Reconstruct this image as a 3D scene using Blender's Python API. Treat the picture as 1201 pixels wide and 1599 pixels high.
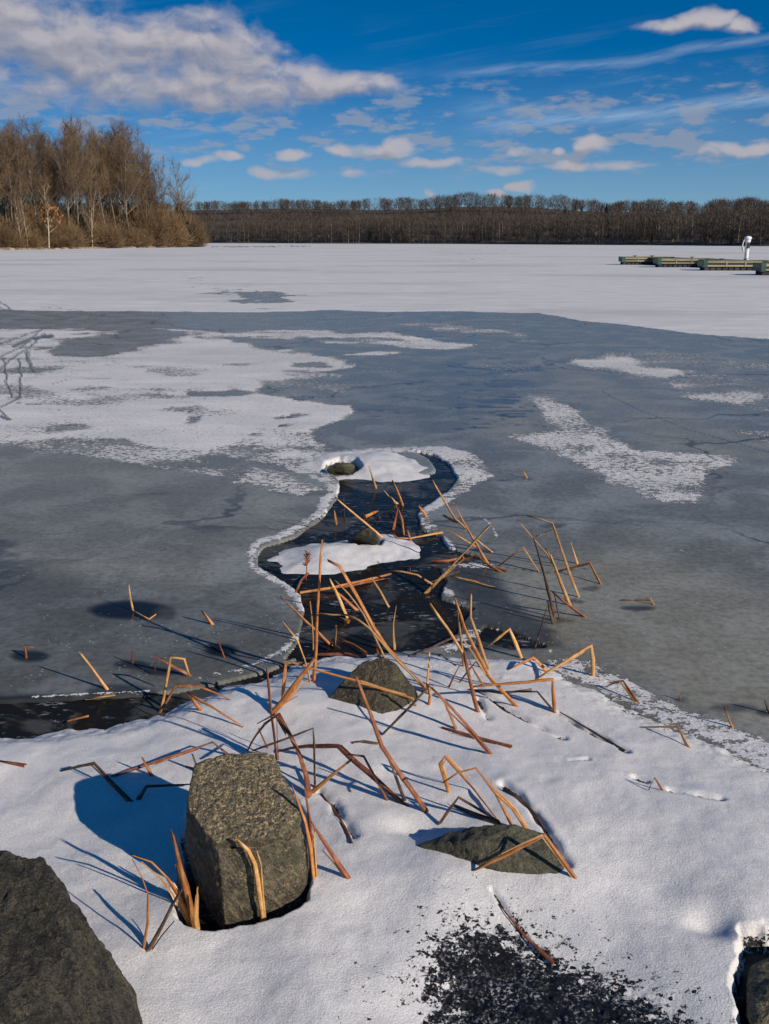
import bpy, bmesh, math, random
import numpy as np
from mathutils import Vector, Matrix

# ------------------------------------------------------------------ scene
scn = bpy.context.scene
for o in list(bpy.data.objects): bpy.data.objects.remove(o)
COL = scn.collection
rad = math.radians
W0, H0 = 1201.0, 1599.0
CX, CY = 600.5, 799.5
VF = rad(54.0)
F = (H0/2)/math.tan(VF/2)
PITCH = rad(15.24)
CH = 2.0
cam = bpy.data.cameras.new('camera'); camo = bpy.data.objects.new('camera', cam); COL.objects.link(camo)
camo.location = (0, 0, CH); camo.rotation_euler = (rad(90)-PITCH, 0, 0)
cam.sensor_fit = 'VERTICAL'; cam.sensor_height = 24; cam.sensor_width = 18
cam.lens = 12/math.tan(VF/2)
cam.clip_start = .05; cam.clip_end = 6000
scn.camera = camo
scn.view_settings.view_transform = 'Standard'; scn.view_settings.look = 'None'
scn.view_settings.gamma = 1; scn.view_settings.use_curve_mapping = False
scn.view_settings.exposure = 0.48

SUN_EL = rad(25.5); SUN_H = Vector((.70, -.62)).normalized()
sd = Vector((SUN_H.x*math.cos(SUN_EL), SUN_H.y*math.cos(SUN_EL), math.sin(SUN_EL)))
sl = bpy.data.lights.new('sun', 'SUN'); so = bpy.data.objects.new('sun', sl); COL.objects.link(so)
sl.energy = 3.4; sl.angle = rad(.5); sl.color = (1, .90, .765)
so.rotation_euler = sd.to_track_quat('Z', 'Y').to_euler()

# ------------------------------------------------------------------ node helper
class NT:
    def __init__(s, tree): s.t = tree; s.n = tree.nodes; s.l = tree.links
    def node(s, typ, **kw):
        n = s.n.new(typ)
        for k, v in kw.items():
            if k.startswith('i_'):
                n.inputs[k[2:]].default_value = v
            else: setattr(n, k, v)
        return n
    def put(s, sock, v):
        if hasattr(v, 'links') or isinstance(v, bpy.types.NodeSocket): s.l.new(v, sock)
        else:
            if isinstance(v, (tuple, list)) and len(v) == 3 and sock.type == 'RGBA': v = (*v, 1)
            sock.default_value = v
    def m(s, op, a, b=0.0, c=0.0, clamp=False):
        n = s.n.new('ShaderNodeMath'); n.operation = op; n.use_clamp = clamp
        s.put(n.inputs[0], a); s.put(n.inputs[1], b); s.put(n.inputs[2], c); return n.outputs[0]
    def vm(s, op, a, b=(0, 0, 0)):
        n = s.n.new('ShaderNodeVectorMath'); n.operation = op
        s.put(n.inputs[0], a); s.put(n.inputs[1], b)
        return n.outputs['Value'] if op in ('DOT_PRODUCT', 'LENGTH') else n.outputs[0]
    def mix(s, f, a, b, blend='MIX'):
        n = s.n.new('ShaderNodeMix'); n.data_type = 'RGBA'; n.blend_type = blend; n.clamp_factor = True
        s.put(n.inputs[0], f); s.put(n.inputs[6], a); s.put(n.inputs[7], b); return n.outputs[2]
    def fmix(s, f, a, b):
        n = s.n.new('ShaderNodeMix'); n.data_type = 'FLOAT'
        s.put(n.inputs[0], f); s.put(n.inputs[2], a); s.put(n.inputs[3], b); return n.outputs[0]
    def noise(s, vec, scale, detail=4, rough=.5, dist=0.0, col=False):
        n = s.n.new('ShaderNodeTexNoise'); n.inputs['Scale'].default_value = scale
        n.inputs['Detail'].default_value = detail; n.inputs['Roughness'].default_value = rough
        n.inputs['Distortion'].default_value = dist
        if vec is not None: s.l.new(vec, n.inputs['Vector'])
        return n.outputs['Color' if col else 'Fac']
    def vor(s, vec, scale, feat='F1', out='Distance', rnd=1.0):
        n = s.n.new('ShaderNodeTexVoronoi'); n.feature = feat; n.inputs['Scale'].default_value = scale
        n.inputs['Randomness'].default_value = rnd
        if vec is not None: s.l.new(vec, n.inputs['Vector'])
        return n.outputs[out]
    def ss(s, v, a, b, lo=0.0, hi=1.0, typ='SMOOTHSTEP'):
        n = s.n.new('ShaderNodeMapRange'); n.interpolation_type = typ; n.clamp = True if typ == 'LINEAR' else n.clamp
        s.put(n.inputs['Value'], v); s.put(n.inputs['From Min'], a); s.put(n.inputs['From Max'], b)
        s.put(n.inputs['To Min'], lo); s.put(n.inputs['To Max'], hi); return n.outputs['Result']
    def ramp(s, f, stops):
        n = s.n.new('ShaderNodeValToRGB'); e = n.color_ramp.elements
        while len(e) < len(stops): e.new(.5)
        for el, (p, c) in zip(e, stops): el.position = p; el.color = (*c, 1)
        s.put(n.inputs[0], f); return n.outputs[0]
    def attr(s, name):
        n = s.n.new('ShaderNodeAttribute'); n.attribute_name = name; return n.outputs['Fac']
    def bump(s, h, strength, dist, normal=None):
        n = s.n.new('ShaderNodeBump'); n.inputs['Strength'].default_value = strength; n.inputs['Distance'].default_value = dist
        s.l.new(h, n.inputs['Height'])
        if normal is not None: s.l.new(normal, n.inputs['Normal'])
        return n.outputs[0]

def mat(name):
    m = bpy.data.materials.new(name); m.use_nodes = True
    nt = NT(m.node_tree); b = m.node_tree.nodes['Principled BSDF']
    return m, nt, b

# ------------------------------------------------------------------ sky
world = bpy.data.worlds.new('World'); scn.world = world; world.use_nodes = True
nt = NT(world.node_tree); nt.n.clear()
out = nt.node('ShaderNodeOutputWorld'); bg = nt.node('ShaderNodeBackground')
nt.l.new(bg.outputs[0], out.inputs[0])
tc = nt.node('ShaderNodeTexCoord').outputs['Generated']
d = nt.vm('NORMALIZE', tc)
sx = nt.node('ShaderNodeSeparateXYZ'); nt.l.new(d, sx.inputs[0])
X, Y, Z = sx.outputs
sky = nt.node('ShaderNodeTexSky'); sky.sky_type = 'NISHITA'; sky.sun_disc = False
sky.sun_elevation = SUN_EL; sky.sun_rotation = math.atan2(SUN_H.x, SUN_H.y)
sky.altitude = 0; sky.air_density = 1.0; sky.dust_density = .2; sky.ozone_density = 4.0
# clear, dry winter air: the deep blue starts low over the horizon
cz = nt.node('ShaderNodeCombineXYZ'); nt.l.new(X, cz.inputs[0]); nt.l.new(Y, cz.inputs[1])
nt.l.new(nt.m('ADD', nt.m('MULTIPLY', nt.m('MAXIMUM', Z, 0.0), 2.6), .05), cz.inputs[2])
nt.l.new(nt.vm('NORMALIZE', cz.outputs[0]), sky.inputs[0])
hs = nt.node('ShaderNodeHueSaturation'); hs.inputs['Saturation'].default_value = SKY_SAT = 1.38
hs.inputs['Value'].default_value = 1.0; nt.l.new(sky.outputs[0], hs.inputs['Color'])

az = nt.m('ARCTAN2', X, Y); el = nt.m('ARCSINE', Z)
skycol = nt.vm('MULTIPLY', hs.outputs[0], (.080, .080, .080))
skycol = nt.mix(nt.m('MULTIPLY', nt.ss(el, .17, -.02), .72), skycol, (.150, .235, .290))
P = nt.node('ShaderNodeCombineXYZ'); nt.l.new(az, P.inputs[0]); nt.l.new(el, P.inputs[1]); P = P.outputs[0]
def azel(px, py):
    u = (px-CX)/F; v = (CY-py)/F
    x, y, z = u, math.cos(PITCH)+v*math.sin(PITCH), -math.sin(PITCH)+v*math.cos(PITCH)
    return math.atan2(x, y), math.atan2(z, math.hypot(x, y))
# cumulus: (px,py centre, half width, half height)
CL = [(30, 60, 170, 66), (150, 85, 170, 68), (290, 100, 150, 66), (400, 130, 130, 36), (520, 133, 100, 20), (-150, 60, 200, 70), (330, 145, 90, 25), (590, 131, 38, 14),
      (1055, 41, 60, 10), (1085, 35, 36, 12), (1158, 42, 32, 11),
      (525, 236, 30, 10), (590, 236, 55, 11), (622, 228, 24, 13), (665, 256, 40, 9), (450, 246, 18, 8), (360, 247, 18, 6), (315, 248, 26, 8), (430, 272, 45, 8),
      (550, 275, 14, 8), (820, 238, 20, 7), (860, 239, 14, 7), (790, 264, 38, 8), (920, 234, 26, 14), (900, 262, 42, 8), (960, 262, 42, 8), (1115, 239, 22, 7), (1160, 232, 50, 9),
      (815, 290, 26, 7), (770, 301, 16, 7), (675, 302, 14, 6), (1300, 250, 60, 12), (1420, 238, 50, 14), (1560, 250, 60, 14), (-120, 250, 60, 12), (-300, 240, 80, 16)]
wn = nt.noise(P, 18, 3, .5, col=True)
wv = nt.vm('MULTIPLY', nt.vm('SUBTRACT', wn, (.5, .5, .5)), (.06, .026, 0))
def density(Q):
    acc = None
    for i, (px, py, w, h) in enumerate(CL):
        a, e = azel(px, py)
        v = nt.vm('MULTIPLY', nt.vm('SUBTRACT', Q, (a, e, 0)), (F/w, F/h, 0))
        r = nt.vm('DOT_PRODUCT', v, v)
        v2 = nt.m('SUBTRACT', 1.0, r)
        acc = v2 if acc is None else nt.m('SMOOTH_MAX', acc, v2, .25)
    st = nt.vm('MULTIPLY', Q, (1, 2.0, 1))
    n = nt.noise(st, 19, 4, .48)
    n = nt.m('ADD', n, nt.m('MULTIPLY', nt.m('SUBTRACT', nt.noise(nt.vm('MULTIPLY', Q, (1, 1.5, 1)), 62, 4, .6), .5), .30))
    return nt.m('ADD', nt.m('MULTIPLY', acc, .75), nt.m('MULTIPLY', nt.m('SUBTRACT', n, .5), 2.4))
Q1 = nt.vm('ADD', P, wv)
D1 = density(Q1)
D2 = density(nt.vm('ADD', Q1, (.006, .009, 0)))
# low scattered cloud all round the horizon
bandn = nt.noise(nt.vm('MULTIPLY', P, (1, 3.2, 1)), 20, 6, .6)
band = nt.m('MULTIPLY', nt.ss(el, .045, .075), nt.ss(el, .17, .095))
D3 = nt.ss(nt.m('MULTIPLY', nt.ss(bandn, .46, .66), band), .0, .7)
alpha = nt.ss(D1, -.45, .85)
alpha = nt.m('MULTIPLY', alpha, .93)
shade = nt.ss(nt.m('SUBTRACT', D1, D2), -.75, 1.05)
thick = nt.ss(D1, .6, 1.9)
lit = nt.m('ADD', shade, nt.m('MULTIPLY', nt.m('SUBTRACT', 1.0, thick), .15), clamp=True)
ccol = nt.mix(lit, (.13, .15, .21), (.365, .34, .36))
ccol = nt.mix(nt.ss(el, .115, .03, 0.0, .55), ccol, (.225, .245, .29))
# cirrus streaks
rot = nt.node('ShaderNodeVectorRotate'); rot.rotation_type = 'Z_AXIS'; rot.inputs['Angle'].default_value = rad(-9)
nt.l.new(P, rot.inputs[0])
cn = nt.noise(nt.vm('MULTIPLY', rot.outputs[0], (1.6, 26, 1)), 2.2, 6, .6, .6)
cn2 = nt.noise(P, 5, 3, .5)
cir = nt.m('MULTIPLY', nt.ss(cn, .5, .78), nt.ss(cn2, .42, .68))
def streak(x0, y0, x1, y1, w, s):
    a0, e0 = azel(x0, y0); a1, e1 = azel(x1, y1)
    t = nt.m('DIVIDE', nt.m('SUBTRACT', az, a0), a1-a0)
    yy = nt.m('ADD', nt.m('MULTIPLY', t, e1-e0), e0)
    dd = nt.m('DIVIDE', nt.m('ABSOLUTE', nt.m('ADD', nt.m('SUBTRACT', el, yy), nt.m('MULTIPLY', nt.m('SUBTRACT', cn2, .5), .03))), w/F)
    f = nt.m('MULTIPLY', nt.m('SUBTRACT', 1.0, dd, clamp=True), nt.m('MULTIPLY', nt.ss(t, 0.0, .25), nt.ss(t, 1.6, .9)))
    return nt.m('MULTIPLY', nt.m('MULTIPLY', f, s), nt.ss(nt.noise(nt.vm('MULTIPLY', rot.outputs[0], (3, 22, 1)), 6, 6, .65), .25, .6))
st = nt.m('MAXIMUM', streak(700, 205, 1250, 148, 13, .26), streak(640, 120, 1260, 58, 9, .18))
st = nt.m('MAXIMUM', st, streak(680, 165, 1000, 185, 20, .12))
cir = nt.m('ADD', nt.m('MULTIPLY', cir, .08), st)
cc = nt.mix(cir, skycol, (.55, .62, .70))
cc = nt.mix(nt.m('MULTIPLY', D3, .62), cc, (.215, .235, .29))
cc = nt.mix(alpha, cc, ccol)
nt.l.new(cc, bg.inputs[0]); bg.inputs[1].default_value = 1.0
SKYN = dict(hs=hs)

# ------------------------------------------------------------------ numpy noise
def _h(ix, iy, iz):
    n = (ix.astype(np.int64)*374761393 + iy.astype(np.int64)*668265263 + iz.astype(np.int64)*2147483647*7 + iz.astype(np.int64)*1274126177) & 0xffffffff
    n = ((n ^ (n >> 13))*1274126177) & 0xffffffff
    n = ((n ^ (n >> 15))*2246822519) & 0xffffffff
    n = n ^ (n >> 16)
    return n.astype(np.float64)/4294967295.0
def vnoise(x, y, z=None):
    x = np.asarray(x, float); y = np.asarray(y, float)
    ix = np.floor(x); iy = np.floor(y); fx = x-ix; fy = y-iy
    ux = fx*fx*fx*(fx*(fx*6-15)+10); uy = fy*fy*fy*(fy*(fy*6-15)+10)
    if z is None:
        z0 = np.zeros_like(ix)
        a = _h(ix, iy, z0); b = _h(ix+1, iy, z0); c = _h(ix, iy+1, z0); e = _h(ix+1, iy+1, z0)
        return (a*(1-ux)+b*ux)*(1-uy)+(c*(1-ux)+e*ux)*uy
    z = np.asarray(z, float); iz = np.floor(z); fz = z-iz; uz = fz*fz*fz*(fz*(fz*6-15)+10)
    r = 0
    for dz, wz in ((0, 1-uz), (1, uz)):
        a = _h(ix, iy, iz+dz); b = _h(ix+1, iy, iz+dz); c = _h(ix, iy+1, iz+dz); e = _h(ix+1, iy+1, iz+dz)
        r = r + wz*((a*(1-ux)+b*ux)*(1-uy)+(c*(1-ux)+e*ux)*uy)
    return r
def fbm(x, y, z=None, o=4, g=.5):
    s = 0; a = 1; t = 0
    for i in range(o):
        k = 2.03**i
        s = s+a*(vnoise(x*k+17.3*i, y*k-9.1*i, None if z is None else z*k+3.7*i)*2-1); t += a; a *= g
    return s/t
def sst(a, b, v):
    t = np.clip((v-a)/(b-a), 0, 1); return t*t*(3-2*t)

# ------------------------------------------------------------------ photo geometry: a ray through (px,py) meets height z, or forward distance y
def ray(px, py):
    u = (px-CX)/F; v = (CY-py)/F
    return u, math.cos(PITCH)+v*math.sin(PITCH), -math.sin(PITCH)+v*math.cos(PITCH)
def atz(px, py, z=0.0):
    a, b, c = ray(px, py); t = (z-CH)/c
    return Vector((a*t, b*t, z))
def aty(px, py, y):
    a, b, c = ray(px, py); t = y/b
    return Vector((a*t, y, CH+c*t))
def proj(x, y, z=0.0):
    cp, sp = math.cos(PITCH), math.sin(PITCH)
    dep = y*cp-(z-CH)*sp; up = y*sp+(z-CH)*cp
    return CX+F*x/dep, CY-F*up/dep

def polysd(x, y, poly, ky=1.0):
    """signed distance, positive inside; arrays x,y"""
    P_ = np.array(poly, float); P_[:, 1] *= ky; y = y*ky
    dmin = np.full(x.shape, 1e18); ins = np.zeros(x.shape, bool)
    for i in range(len(P_)):
        ax, ay = P_[i-1]; bx, by = P_[i]
        ex, ey = bx-ax, by-ay; L = ex*ex+ey*ey+1e-12
        t = np.clip(((x-ax)*ex+(y-ay)*ey)/L, 0, 1)
        dmin = np.minimum(dmin, (x-ax-t*ex)**2+(y-ay-t*ey)**2)
        c = ((ay > y) != (by > y))
        with np.errstate(divide='ignore', invalid='ignore'):
            xi = ax+(y-ay)*ex/(ey if ey != 0 else 1e-12)
        ins ^= c & (x < xi)
    d_ = np.sqrt(dmin); return np.where(ins, d_, -d_)
def linesd(x, y, pts, ky=1.0):
    dmin = np.full(x.shape, 1e18); y = y*ky
    for (ax, ay), (bx, by) in zip(pts[:-1], pts[1:]):
        ay *= ky; by *= ky
        ex, ey = bx-ax, by-ay; L = ex*ex+ey*ey+1e-12
        t = np.clip(((x-ax)*ex+(y-ay)*ey)/L, 0, 1)
        dmin = np.minimum(dmin, (x-ax-t*ex)**2+(y-ay-t*ey)**2)
    return np.sqrt(dmin)
class Paint:
    def __init__(s, x, y, wx, wy):
        s.x = x; s.y = y; s.wx = wx; s.wy = wy
    def poly(s, arr, poly, val, fe=4, warp=6, ky=2.2):
        xs = [p[0] for p in poly]; ys = [p[1] for p in poly]; m_ = fe*2+warp*2+4
        k = np.where((s.x > min(xs)-m_) & (s.x < max(xs)+m_) & (s.y > min(ys)-m_) & (s.y < max(ys)+m_))[0]
        if not len(k): return
        d_ = polysd(s.x[k]+s.wx[k]*warp, s.y[k]+s.wy[k]*warp*.45, poly, ky)
        t = sst(-fe, fe, d_); arr[k] = arr[k]*(1-t)+val*t
    def line(s, arr, pts, val, w, fe=3, warp=5, ky=2.0):
        xs = [p[0] for p in pts]; ys = [p[1] for p in pts]; m_ = w+fe*2+warp*2+4
        k = np.where((s.x > min(xs)-m_) & (s.x < max(xs)+m_) & (s.y > min(ys)-m_) & (s.y < max(ys)+m_))[0]
        if not len(k): return
        d_ = linesd(s.x[k]+s.wx[k]*warp, s.y[k]+s.wy[k]*warp*.45, pts, ky)
        t = 1-sst(w-fe, w+fe, d_); arr[k] = arr[k]*(1-t)+val*t

# ------------------------------------------------------------------ mesh helpers
def tag(o, label=None, cat=None, group=None, kind=None):
    if label: o['label'] = label
    if cat: o['category'] = cat
    if group: o['group'] = group
    if kind: o['kind'] = kind
    return o
def mesh_np(name, V, Fc, m=None, parent=None, smooth=False, attrs=None, uv=None):
    """Fc: (n,k) array or list of arrays of equal k"""
    if not isinstance(Fc, list): Fc = [Fc]
    me = bpy.data.meshes.new(name)
    V = np.asarray(V, dtype=np.float32)
    tot = sum(f.shape[0] for f in Fc); nl = sum(f.size for f in Fc)
    me.vertices.add(len(V)); me.vertices.foreach_set('co', V.ravel())
    me.loops.add(nl); me.loops.foreach_set('vertex_index', np.concatenate([f.ravel() for f in Fc]).astype(np.int32))
    me.polygons.add(tot)
    st_ = []; c = 0
    for f in Fc:
        st_.append(np.arange(f.shape[0])*f.shape[1]+c); c += f.size
    me.polygons.foreach_set('loop_start', np.concatenate(st_).astype(np.int32))
    me.update(calc_edges=True); me.validate()
    if smooth: me.polygons.foreach_set('use_smooth', np.ones(len(me.polygons), bool))
    for k, v in (attrs or {}).items():
        a = me.attributes.new(k, 'FLOAT', 'POINT'); a.data.foreach_set('value', np.asarray(v, np.float32))
    if m: me.materials.append(m)
    o = bpy.data.objects.new(name, me); COL.objects.link(o)
    if parent: o.parent = parent
    return o
def empty(name, loc=(0, 0, 0)):
    o = bpy.data.objects.new(name, None); COL.objects.link(o); o.location = loc; return o
def boxes(name, bl, m, parent=None, bev=0.0):
    """bl: list of (x0,x1,y0,y1,z0,z1)"""
    bm = bmesh.new()
    for x0, x1, y0, y1, z0, z1 in bl:
        vs = [bm.verts.new(c) for c in ((x0, y0, z0), (x1, y0, z0), (x1, y1, z0), (x0, y1, z0), (x0, y0, z1), (x1, y0, z1), (x1, y1, z1), (x0, y1, z1))]
        for f in ((0, 3, 2, 1), (4, 5, 6, 7), (0, 1, 5, 4), (1, 2, 6, 5), (2, 3, 7, 6), (3, 0, 4, 7)): bm.faces.new([vs[i] for i in f])
    if bev: bmesh.ops.bevel(bm, geom=bm.edges[:], offset=bev, segments=1, affect='EDGES')
    me = bpy.data.meshes.new(name); bm.to_mesh(me); bm.free(); me.materials.append(m)
    o = bpy.data.objects.new(name, me); COL.objects.link(o)
    if parent: o.parent = parent
    return o
def segs_mesh(P0, P1, R0, R1, n=3, rng=None):
    """vectorised open prisms; n=2 -> flat strips"""
    P0 = np.asarray(P0, float); P1 = np.asarray(P1, float); R0 = np.asarray(R0, float); R1 = np.asarray(R1, float)
    d_ = P1-P0; d_ /= (np.linalg.norm(d_, axis=1, keepdims=True)+1e-9)
    a = np.where(np.abs(d_[:, 2:3]) < .9, np.array([[0, 0, 1.]]), np.array([[1., 0, 0]]))
    u = np.cross(d_, a); u /= (np.linalg.norm(u, axis=1, keepdims=True)+1e-9); v = np.cross(d_, u)
    N = len(P0); vs = []
    ph = (rng.random(N)*math.pi) if rng is not None else np.zeros(N)
    for P_, R_ in ((P0, R0), (P1, R1)):
        for k in range(n):
            an = 2*math.pi*k/n+ph
            vs.append(P_+(u*np.cos(an)[:, None]+v*np.sin(an)[:, None])*R_[:, None])
    V = np.stack(vs, 1).reshape(-1, 3)
    b = (np.arange(N)*2*n)[:, None]
    if n == 2: Fc = b+np.array([[0, 1, 3, 2]])
    else: Fc = np.concatenate([b+np.array([[k, (k+1) % n, n+(k+1) % n, n+k]]) for k in range(n)])
    return V, Fc
# ------------------------------------------------------------------ ground-shape data (traced outlines, turned into metres)
BANK = [(-1200, 1180), (-500, 1140), (0, 1130), (60, 1132), (110, 1124), (160, 1120), (205, 1108), (245, 1098), (300, 1076), (350, 1060), (395, 1052), (430, 1040), (475, 1022), (520, 1014), (600, 1012), (680, 1010), (730, 1016), (790, 1014), (850, 1020), (890, 1040), (925, 1058), (965, 1072), (1005, 1098), (1060, 1120), (1110, 1138), (1150, 1155), (1201, 1182), (1500, 1300), (2400, 1560), (4000, 2400), (4000, 5200), (-3500, 5200), (-3500, 1500)]
M_LOW = [(425, 872), (440, 860), (480, 848), (540, 838), (600, 835), (640, 842), (652, 852), (640, 866), (600, 876), (560, 884), (500, 890), (450, 890)]
M_TOP = [(470, 728), (478, 716), (500, 706), (560, 702), (620, 704), (655, 714), (674, 730), (660, 741), (620, 747), (560, 746), (520, 742), (490, 742)]
def topoly(pl): return [tuple(atz(a, b).xy) for a, b in pl]
BANKm, LOWm, TOPm = topoly(BANK), topoly(M_LOW), topoly(M_TOP)
CAVS = [  # melted-out hollows round the rocks: outline, feather
    [(292, 1340), (286, 1400), (290, 1460), (330, 1474), (390, 1468), (440, 1460), (474, 1440), (480, 1400), (470, 1300), (430, 1240), (340, 1240), (306, 1280)],
    [(548, 853), (560, 858), (592, 856), (596, 845), (575, 838), (545, 842)],
    [(508, 735), (520, 741), (545, 741), (562, 734), (556, 724), (530, 721), (512, 726)],
    [(1156, 1506), (1146, 1560), (1164, 1640), (1400, 1700), (1400, 1450), (1260, 1480), (1200, 1480), (1160, 1482)],
]
CAVm = [topoly(c) for c in CAVS]
GROOVES = [  # trenches that reeds have melted into the snow: line, half width m, depth m
    ([(872, 1112), (905, 1132), (940, 1152), (978, 1174)], .013, .03), ([(742, 1078), (790, 1108), (840, 1132), (880, 1152)], .016, .022),
    ([(1046, 1241), (1085, 1247), (1124, 1254)], .016, .028), ([(992, 1220), (1010, 1226)], .014, .02),
    ([(785, 1232), (812, 1250), (832, 1276), (852, 1304), (885, 1362)], .018, .03), ([(498, 1240), (520, 1262), (538, 1292), (553, 1320)], .020, .03),
    ([(768, 1404), (786, 1424), (830, 1474), (866, 1508)], .009, .016), ([(746, 1094), (756, 1112), (762, 1122)], .018, .02),
    ([(890, 1191), (918, 1189)], .010, .012), ([(640, 1020), (720, 1026), (800, 1032)], .008, .008), ([(440, 1060), (520, 1052), (600, 1046)], .006, .006),
    ([(560, 1022), (640, 1030), (700, 1042)], .006, .007), ([(660, 1040), (740, 1054), (800, 1062)], .007, .008),
    ([(945, 1072), (975, 1078), (1000, 1096)], .012, .012), ([(690, 1052), (800, 1074), (880, 1088)], .006, .006)]
GRm = [([tuple(atz(a, b, .048).xy) for a, b in l], w, dp) for l, w, dp in GROOVES]
def near(x, y, pts, m):
    xs = [p[0] for p in pts]; ys = [p[1] for p in pts]
    return np.where((x > min(xs)-m) & (x < max(xs)+m) & (y > min(ys)-m) & (y < max(ys)+m))[0]
BARE = [(700, 1520), (740, 1490), (790, 1484), (830, 1504), (880, 1524), (940, 1550), (1000, 1580), (1040, 1606), (1090, 1690), (1100, 1800), (690, 1800), (670, 1640), (680, 1560)]
BAREm = topoly(BARE)
def snow_h(x, y, full=False):
    x = np.asarray(x, float); y = np.asarray(y, float)
    n6 = fbm(x*5, y*5, o=3); n1 = fbm(x*1.6+3, y*1.6, o=2)
    s = polysd(x, y, BANKm)+.05*n6+.015*fbm(x*30, y*30, o=2)
    h = -.035+.075*sst(-.06, .30, s)
    inside = sst(.05, .5, s)
    h = h+inside*(.030*n1+.008*n6+.0018*fbm(x*18, y*18, o=3)+.012)
    for pl, am, wd, e0 in ((LOWm, .10, .45, -.20), (TOPm, .105, .6, -.30)):
        k = near(x, y, pl, 1.0)
        if len(k):
            s2 = polysd(x[k], y[k], pl)+.05*n6[k]
            h[k] = np.maximum(h[k], -.035+am*sst(e0, wd, s2)+.01*n6[k])
    # drift banked up in front of the big boulder and behind the flat slab
    for px, py, am, w in ((505, 1415, .022, .20), (470, 1500, .02, .22), (250, 1500, .015, .2), (700, 1400, .035, .17), (600, 1340, .02, .2), (1100, 1570, .02, .2), (1170, 1450, .02, .14), (870, 1420, .02, .2), (455, 1110, .025, .16), (540, 1160, .012, .2)):
        c = atz(px, py); h = h+am*np.exp(-((x-c.x)**2+(y-c.y)**2)/w**2)*inside
    for px, py, am, w in ((1110, 1468, .035, .07), (640, 1325, .03, .09), (620, 1235, .012, .1)):
        c = atz(px, py); h = h-am*np.exp(-((x-c.x)**2+((y-c.y)*1.3)**2)/w**2)
    bare = np.zeros_like(h)
    k = near(x, y, BAREm, .4)
    if len(k):
        s3 = polysd(x[k], y[k], BAREm)+.05*n6[k]
        bare[k] = .20*sst(-.40, -.12, s3)+.62*sst(-.16, .14, s3)
        h[k] -= .022*sst(-.2, .1, s3)+sst(-.1, .1, s3)*.004*np.clip(fbm(x[k]*55, y[k]*55, o=3)*2, -1, 1)
    bare = np.maximum(bare, .60*sst(-.08, .0, s)*(1-sst(.02, .30, s))*sst(.5, 1.0, x))
    for pts, w, dp in GRm:
        k = near(x, y, pts, .1)
        if len(k):
            wob = .006*fbm(x[k]*14, y[k]*14, o=2)
            dl = linesd(x[k], y[k], pts)+wob+.9*w*vnoise(x[k]*19, y[k]*19)
            g = np.exp(-(dl/w)**2); h[k] -= dp*.75*g; h[k] += dp*.04*np.exp(-((dl-2.2*w)/w)**2)
            bare[k] = np.maximum(bare[k], .75*sst(.45, .9, g)*min(1, dp/.02))
    for c in CAVm:
        k = near(x, y, c, .3)
        if len(k):
            s4 = polysd(x[k], y[k], c)+.018*n6[k]+.01*fbm(x[k]*26, y[k]*26, o=2)
            t = sst(-.03, .014, s4); h[k] = h[k]*(1-t)-.05*t
            bare[k] = np.maximum(bare[k], .6*sst(-.03, 0, s4))
    return (h, bare, s) if full else h
def ground_h(x, y):
    return max(float(snow_h(np.array([x]), np.array([y]))[0]), -.004)
def onground(px, py, up=0.0):
    p = atz(px, py, 0)
    for _ in range(5): p = atz(px, py, max(ground_h(p.x, p.y), 0)+up)
    return p

# ------------------------------------------------------------------ materials of the ground
WATER_Z = -.014
def frosted(nt, geo, scl=1.0):
    """crystal-like threshold pattern 0..1"""
    a = nt.noise(geo, 17*scl, 5, .7); b = nt.noise(geo, 60*scl, 3, .6); c = nt.noise(geo, 3.2*scl, 2, .5)
    n = nt.m('ADD', nt.m('ADD', nt.m('MULTIPLY', a, .62), nt.m('MULTIPLY', b, .30)), nt.m('MULTIPLY', c, .08))
    return nt.ss(n, .36, .64, typ='LINEAR')
def snow_colour(nt, geo):
    t = nt.noise(geo, 1.1, 4, .55); g = nt.noise(geo, 190, 2, .6)
    c = nt.mix(nt.ss(t, .3, .7), (.87, .83, .785), (.77, .74, .71))
    return nt.mix(nt.ss(g, .35, .62), nt.mix(1.0, c, (.80, .80, .82), 'MULTIPLY'), c)
MI, nt, b = mat('lake ice')
geo = nt.node('ShaderNodeNewGeometry').outputs['Position']
fr0 = nt.attr('frost'); tone = nt.attr('tone'); dark = nt.attr('dark')
pat = frosted(nt, geo)
fw_ = nt.m('MULTIPLY', nt.m('MULTIPLY', fr0, nt.m('SUBTRACT', 1.0, fr0)), 4.0)
fr = nt.m('ADD', fr0, nt.m('MULTIPLY', fw_, nt.m('MULTIPLY', nt.m('SUBTRACT', nt.noise(geo, 1.2, 3, .55), .5), .55)))
ysep = nt.node('ShaderNodeSeparateXYZ'); nt.l.new(geo, ysep.inputs[0])
msk = nt.ss(nt.m('SUBTRACT', nt.m('MULTIPLY', fr, 1.12), nt.m('ADD', nt.m('MULTIPLY', pat, .9), .06)), -.04, .07)
mott = nt.noise(geo, 1.6, 6, .62, .4); fine = nt.noise(geo, 22, 5, .65); big = nt.noise(geo, .35, 3, .5)
icec = nt.mix(tone, (.178, .176, .152), (.255, .238, .188))
icec = nt.mix(nt.ss(mott, .40, .64), icec, nt.mix(tone, (.27, .28, .27), (.31, .295, .245)))
icec = nt.mix(nt.m('MULTIPLY', nt.ss(fine, .40, .66), .55), icec, nt.mix(1.0, icec, (.45, .48, .5), 'MULTIPLY'))
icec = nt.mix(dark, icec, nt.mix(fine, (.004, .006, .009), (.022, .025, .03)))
# trapped bubbles and snow grains
vd = nt.vor(geo, 26); vs_ = nt.vor(geo, 26, out='Color')
sp = nt.m('MULTIPLY', nt.ss(vd, .20, .07), nt.ss(nt.noise(geo, 2.3, 4, .65), .43, .60))
icec = nt.mix(nt.m('MULTIPLY', sp, .75), icec, (.45, .48, .5))
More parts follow.
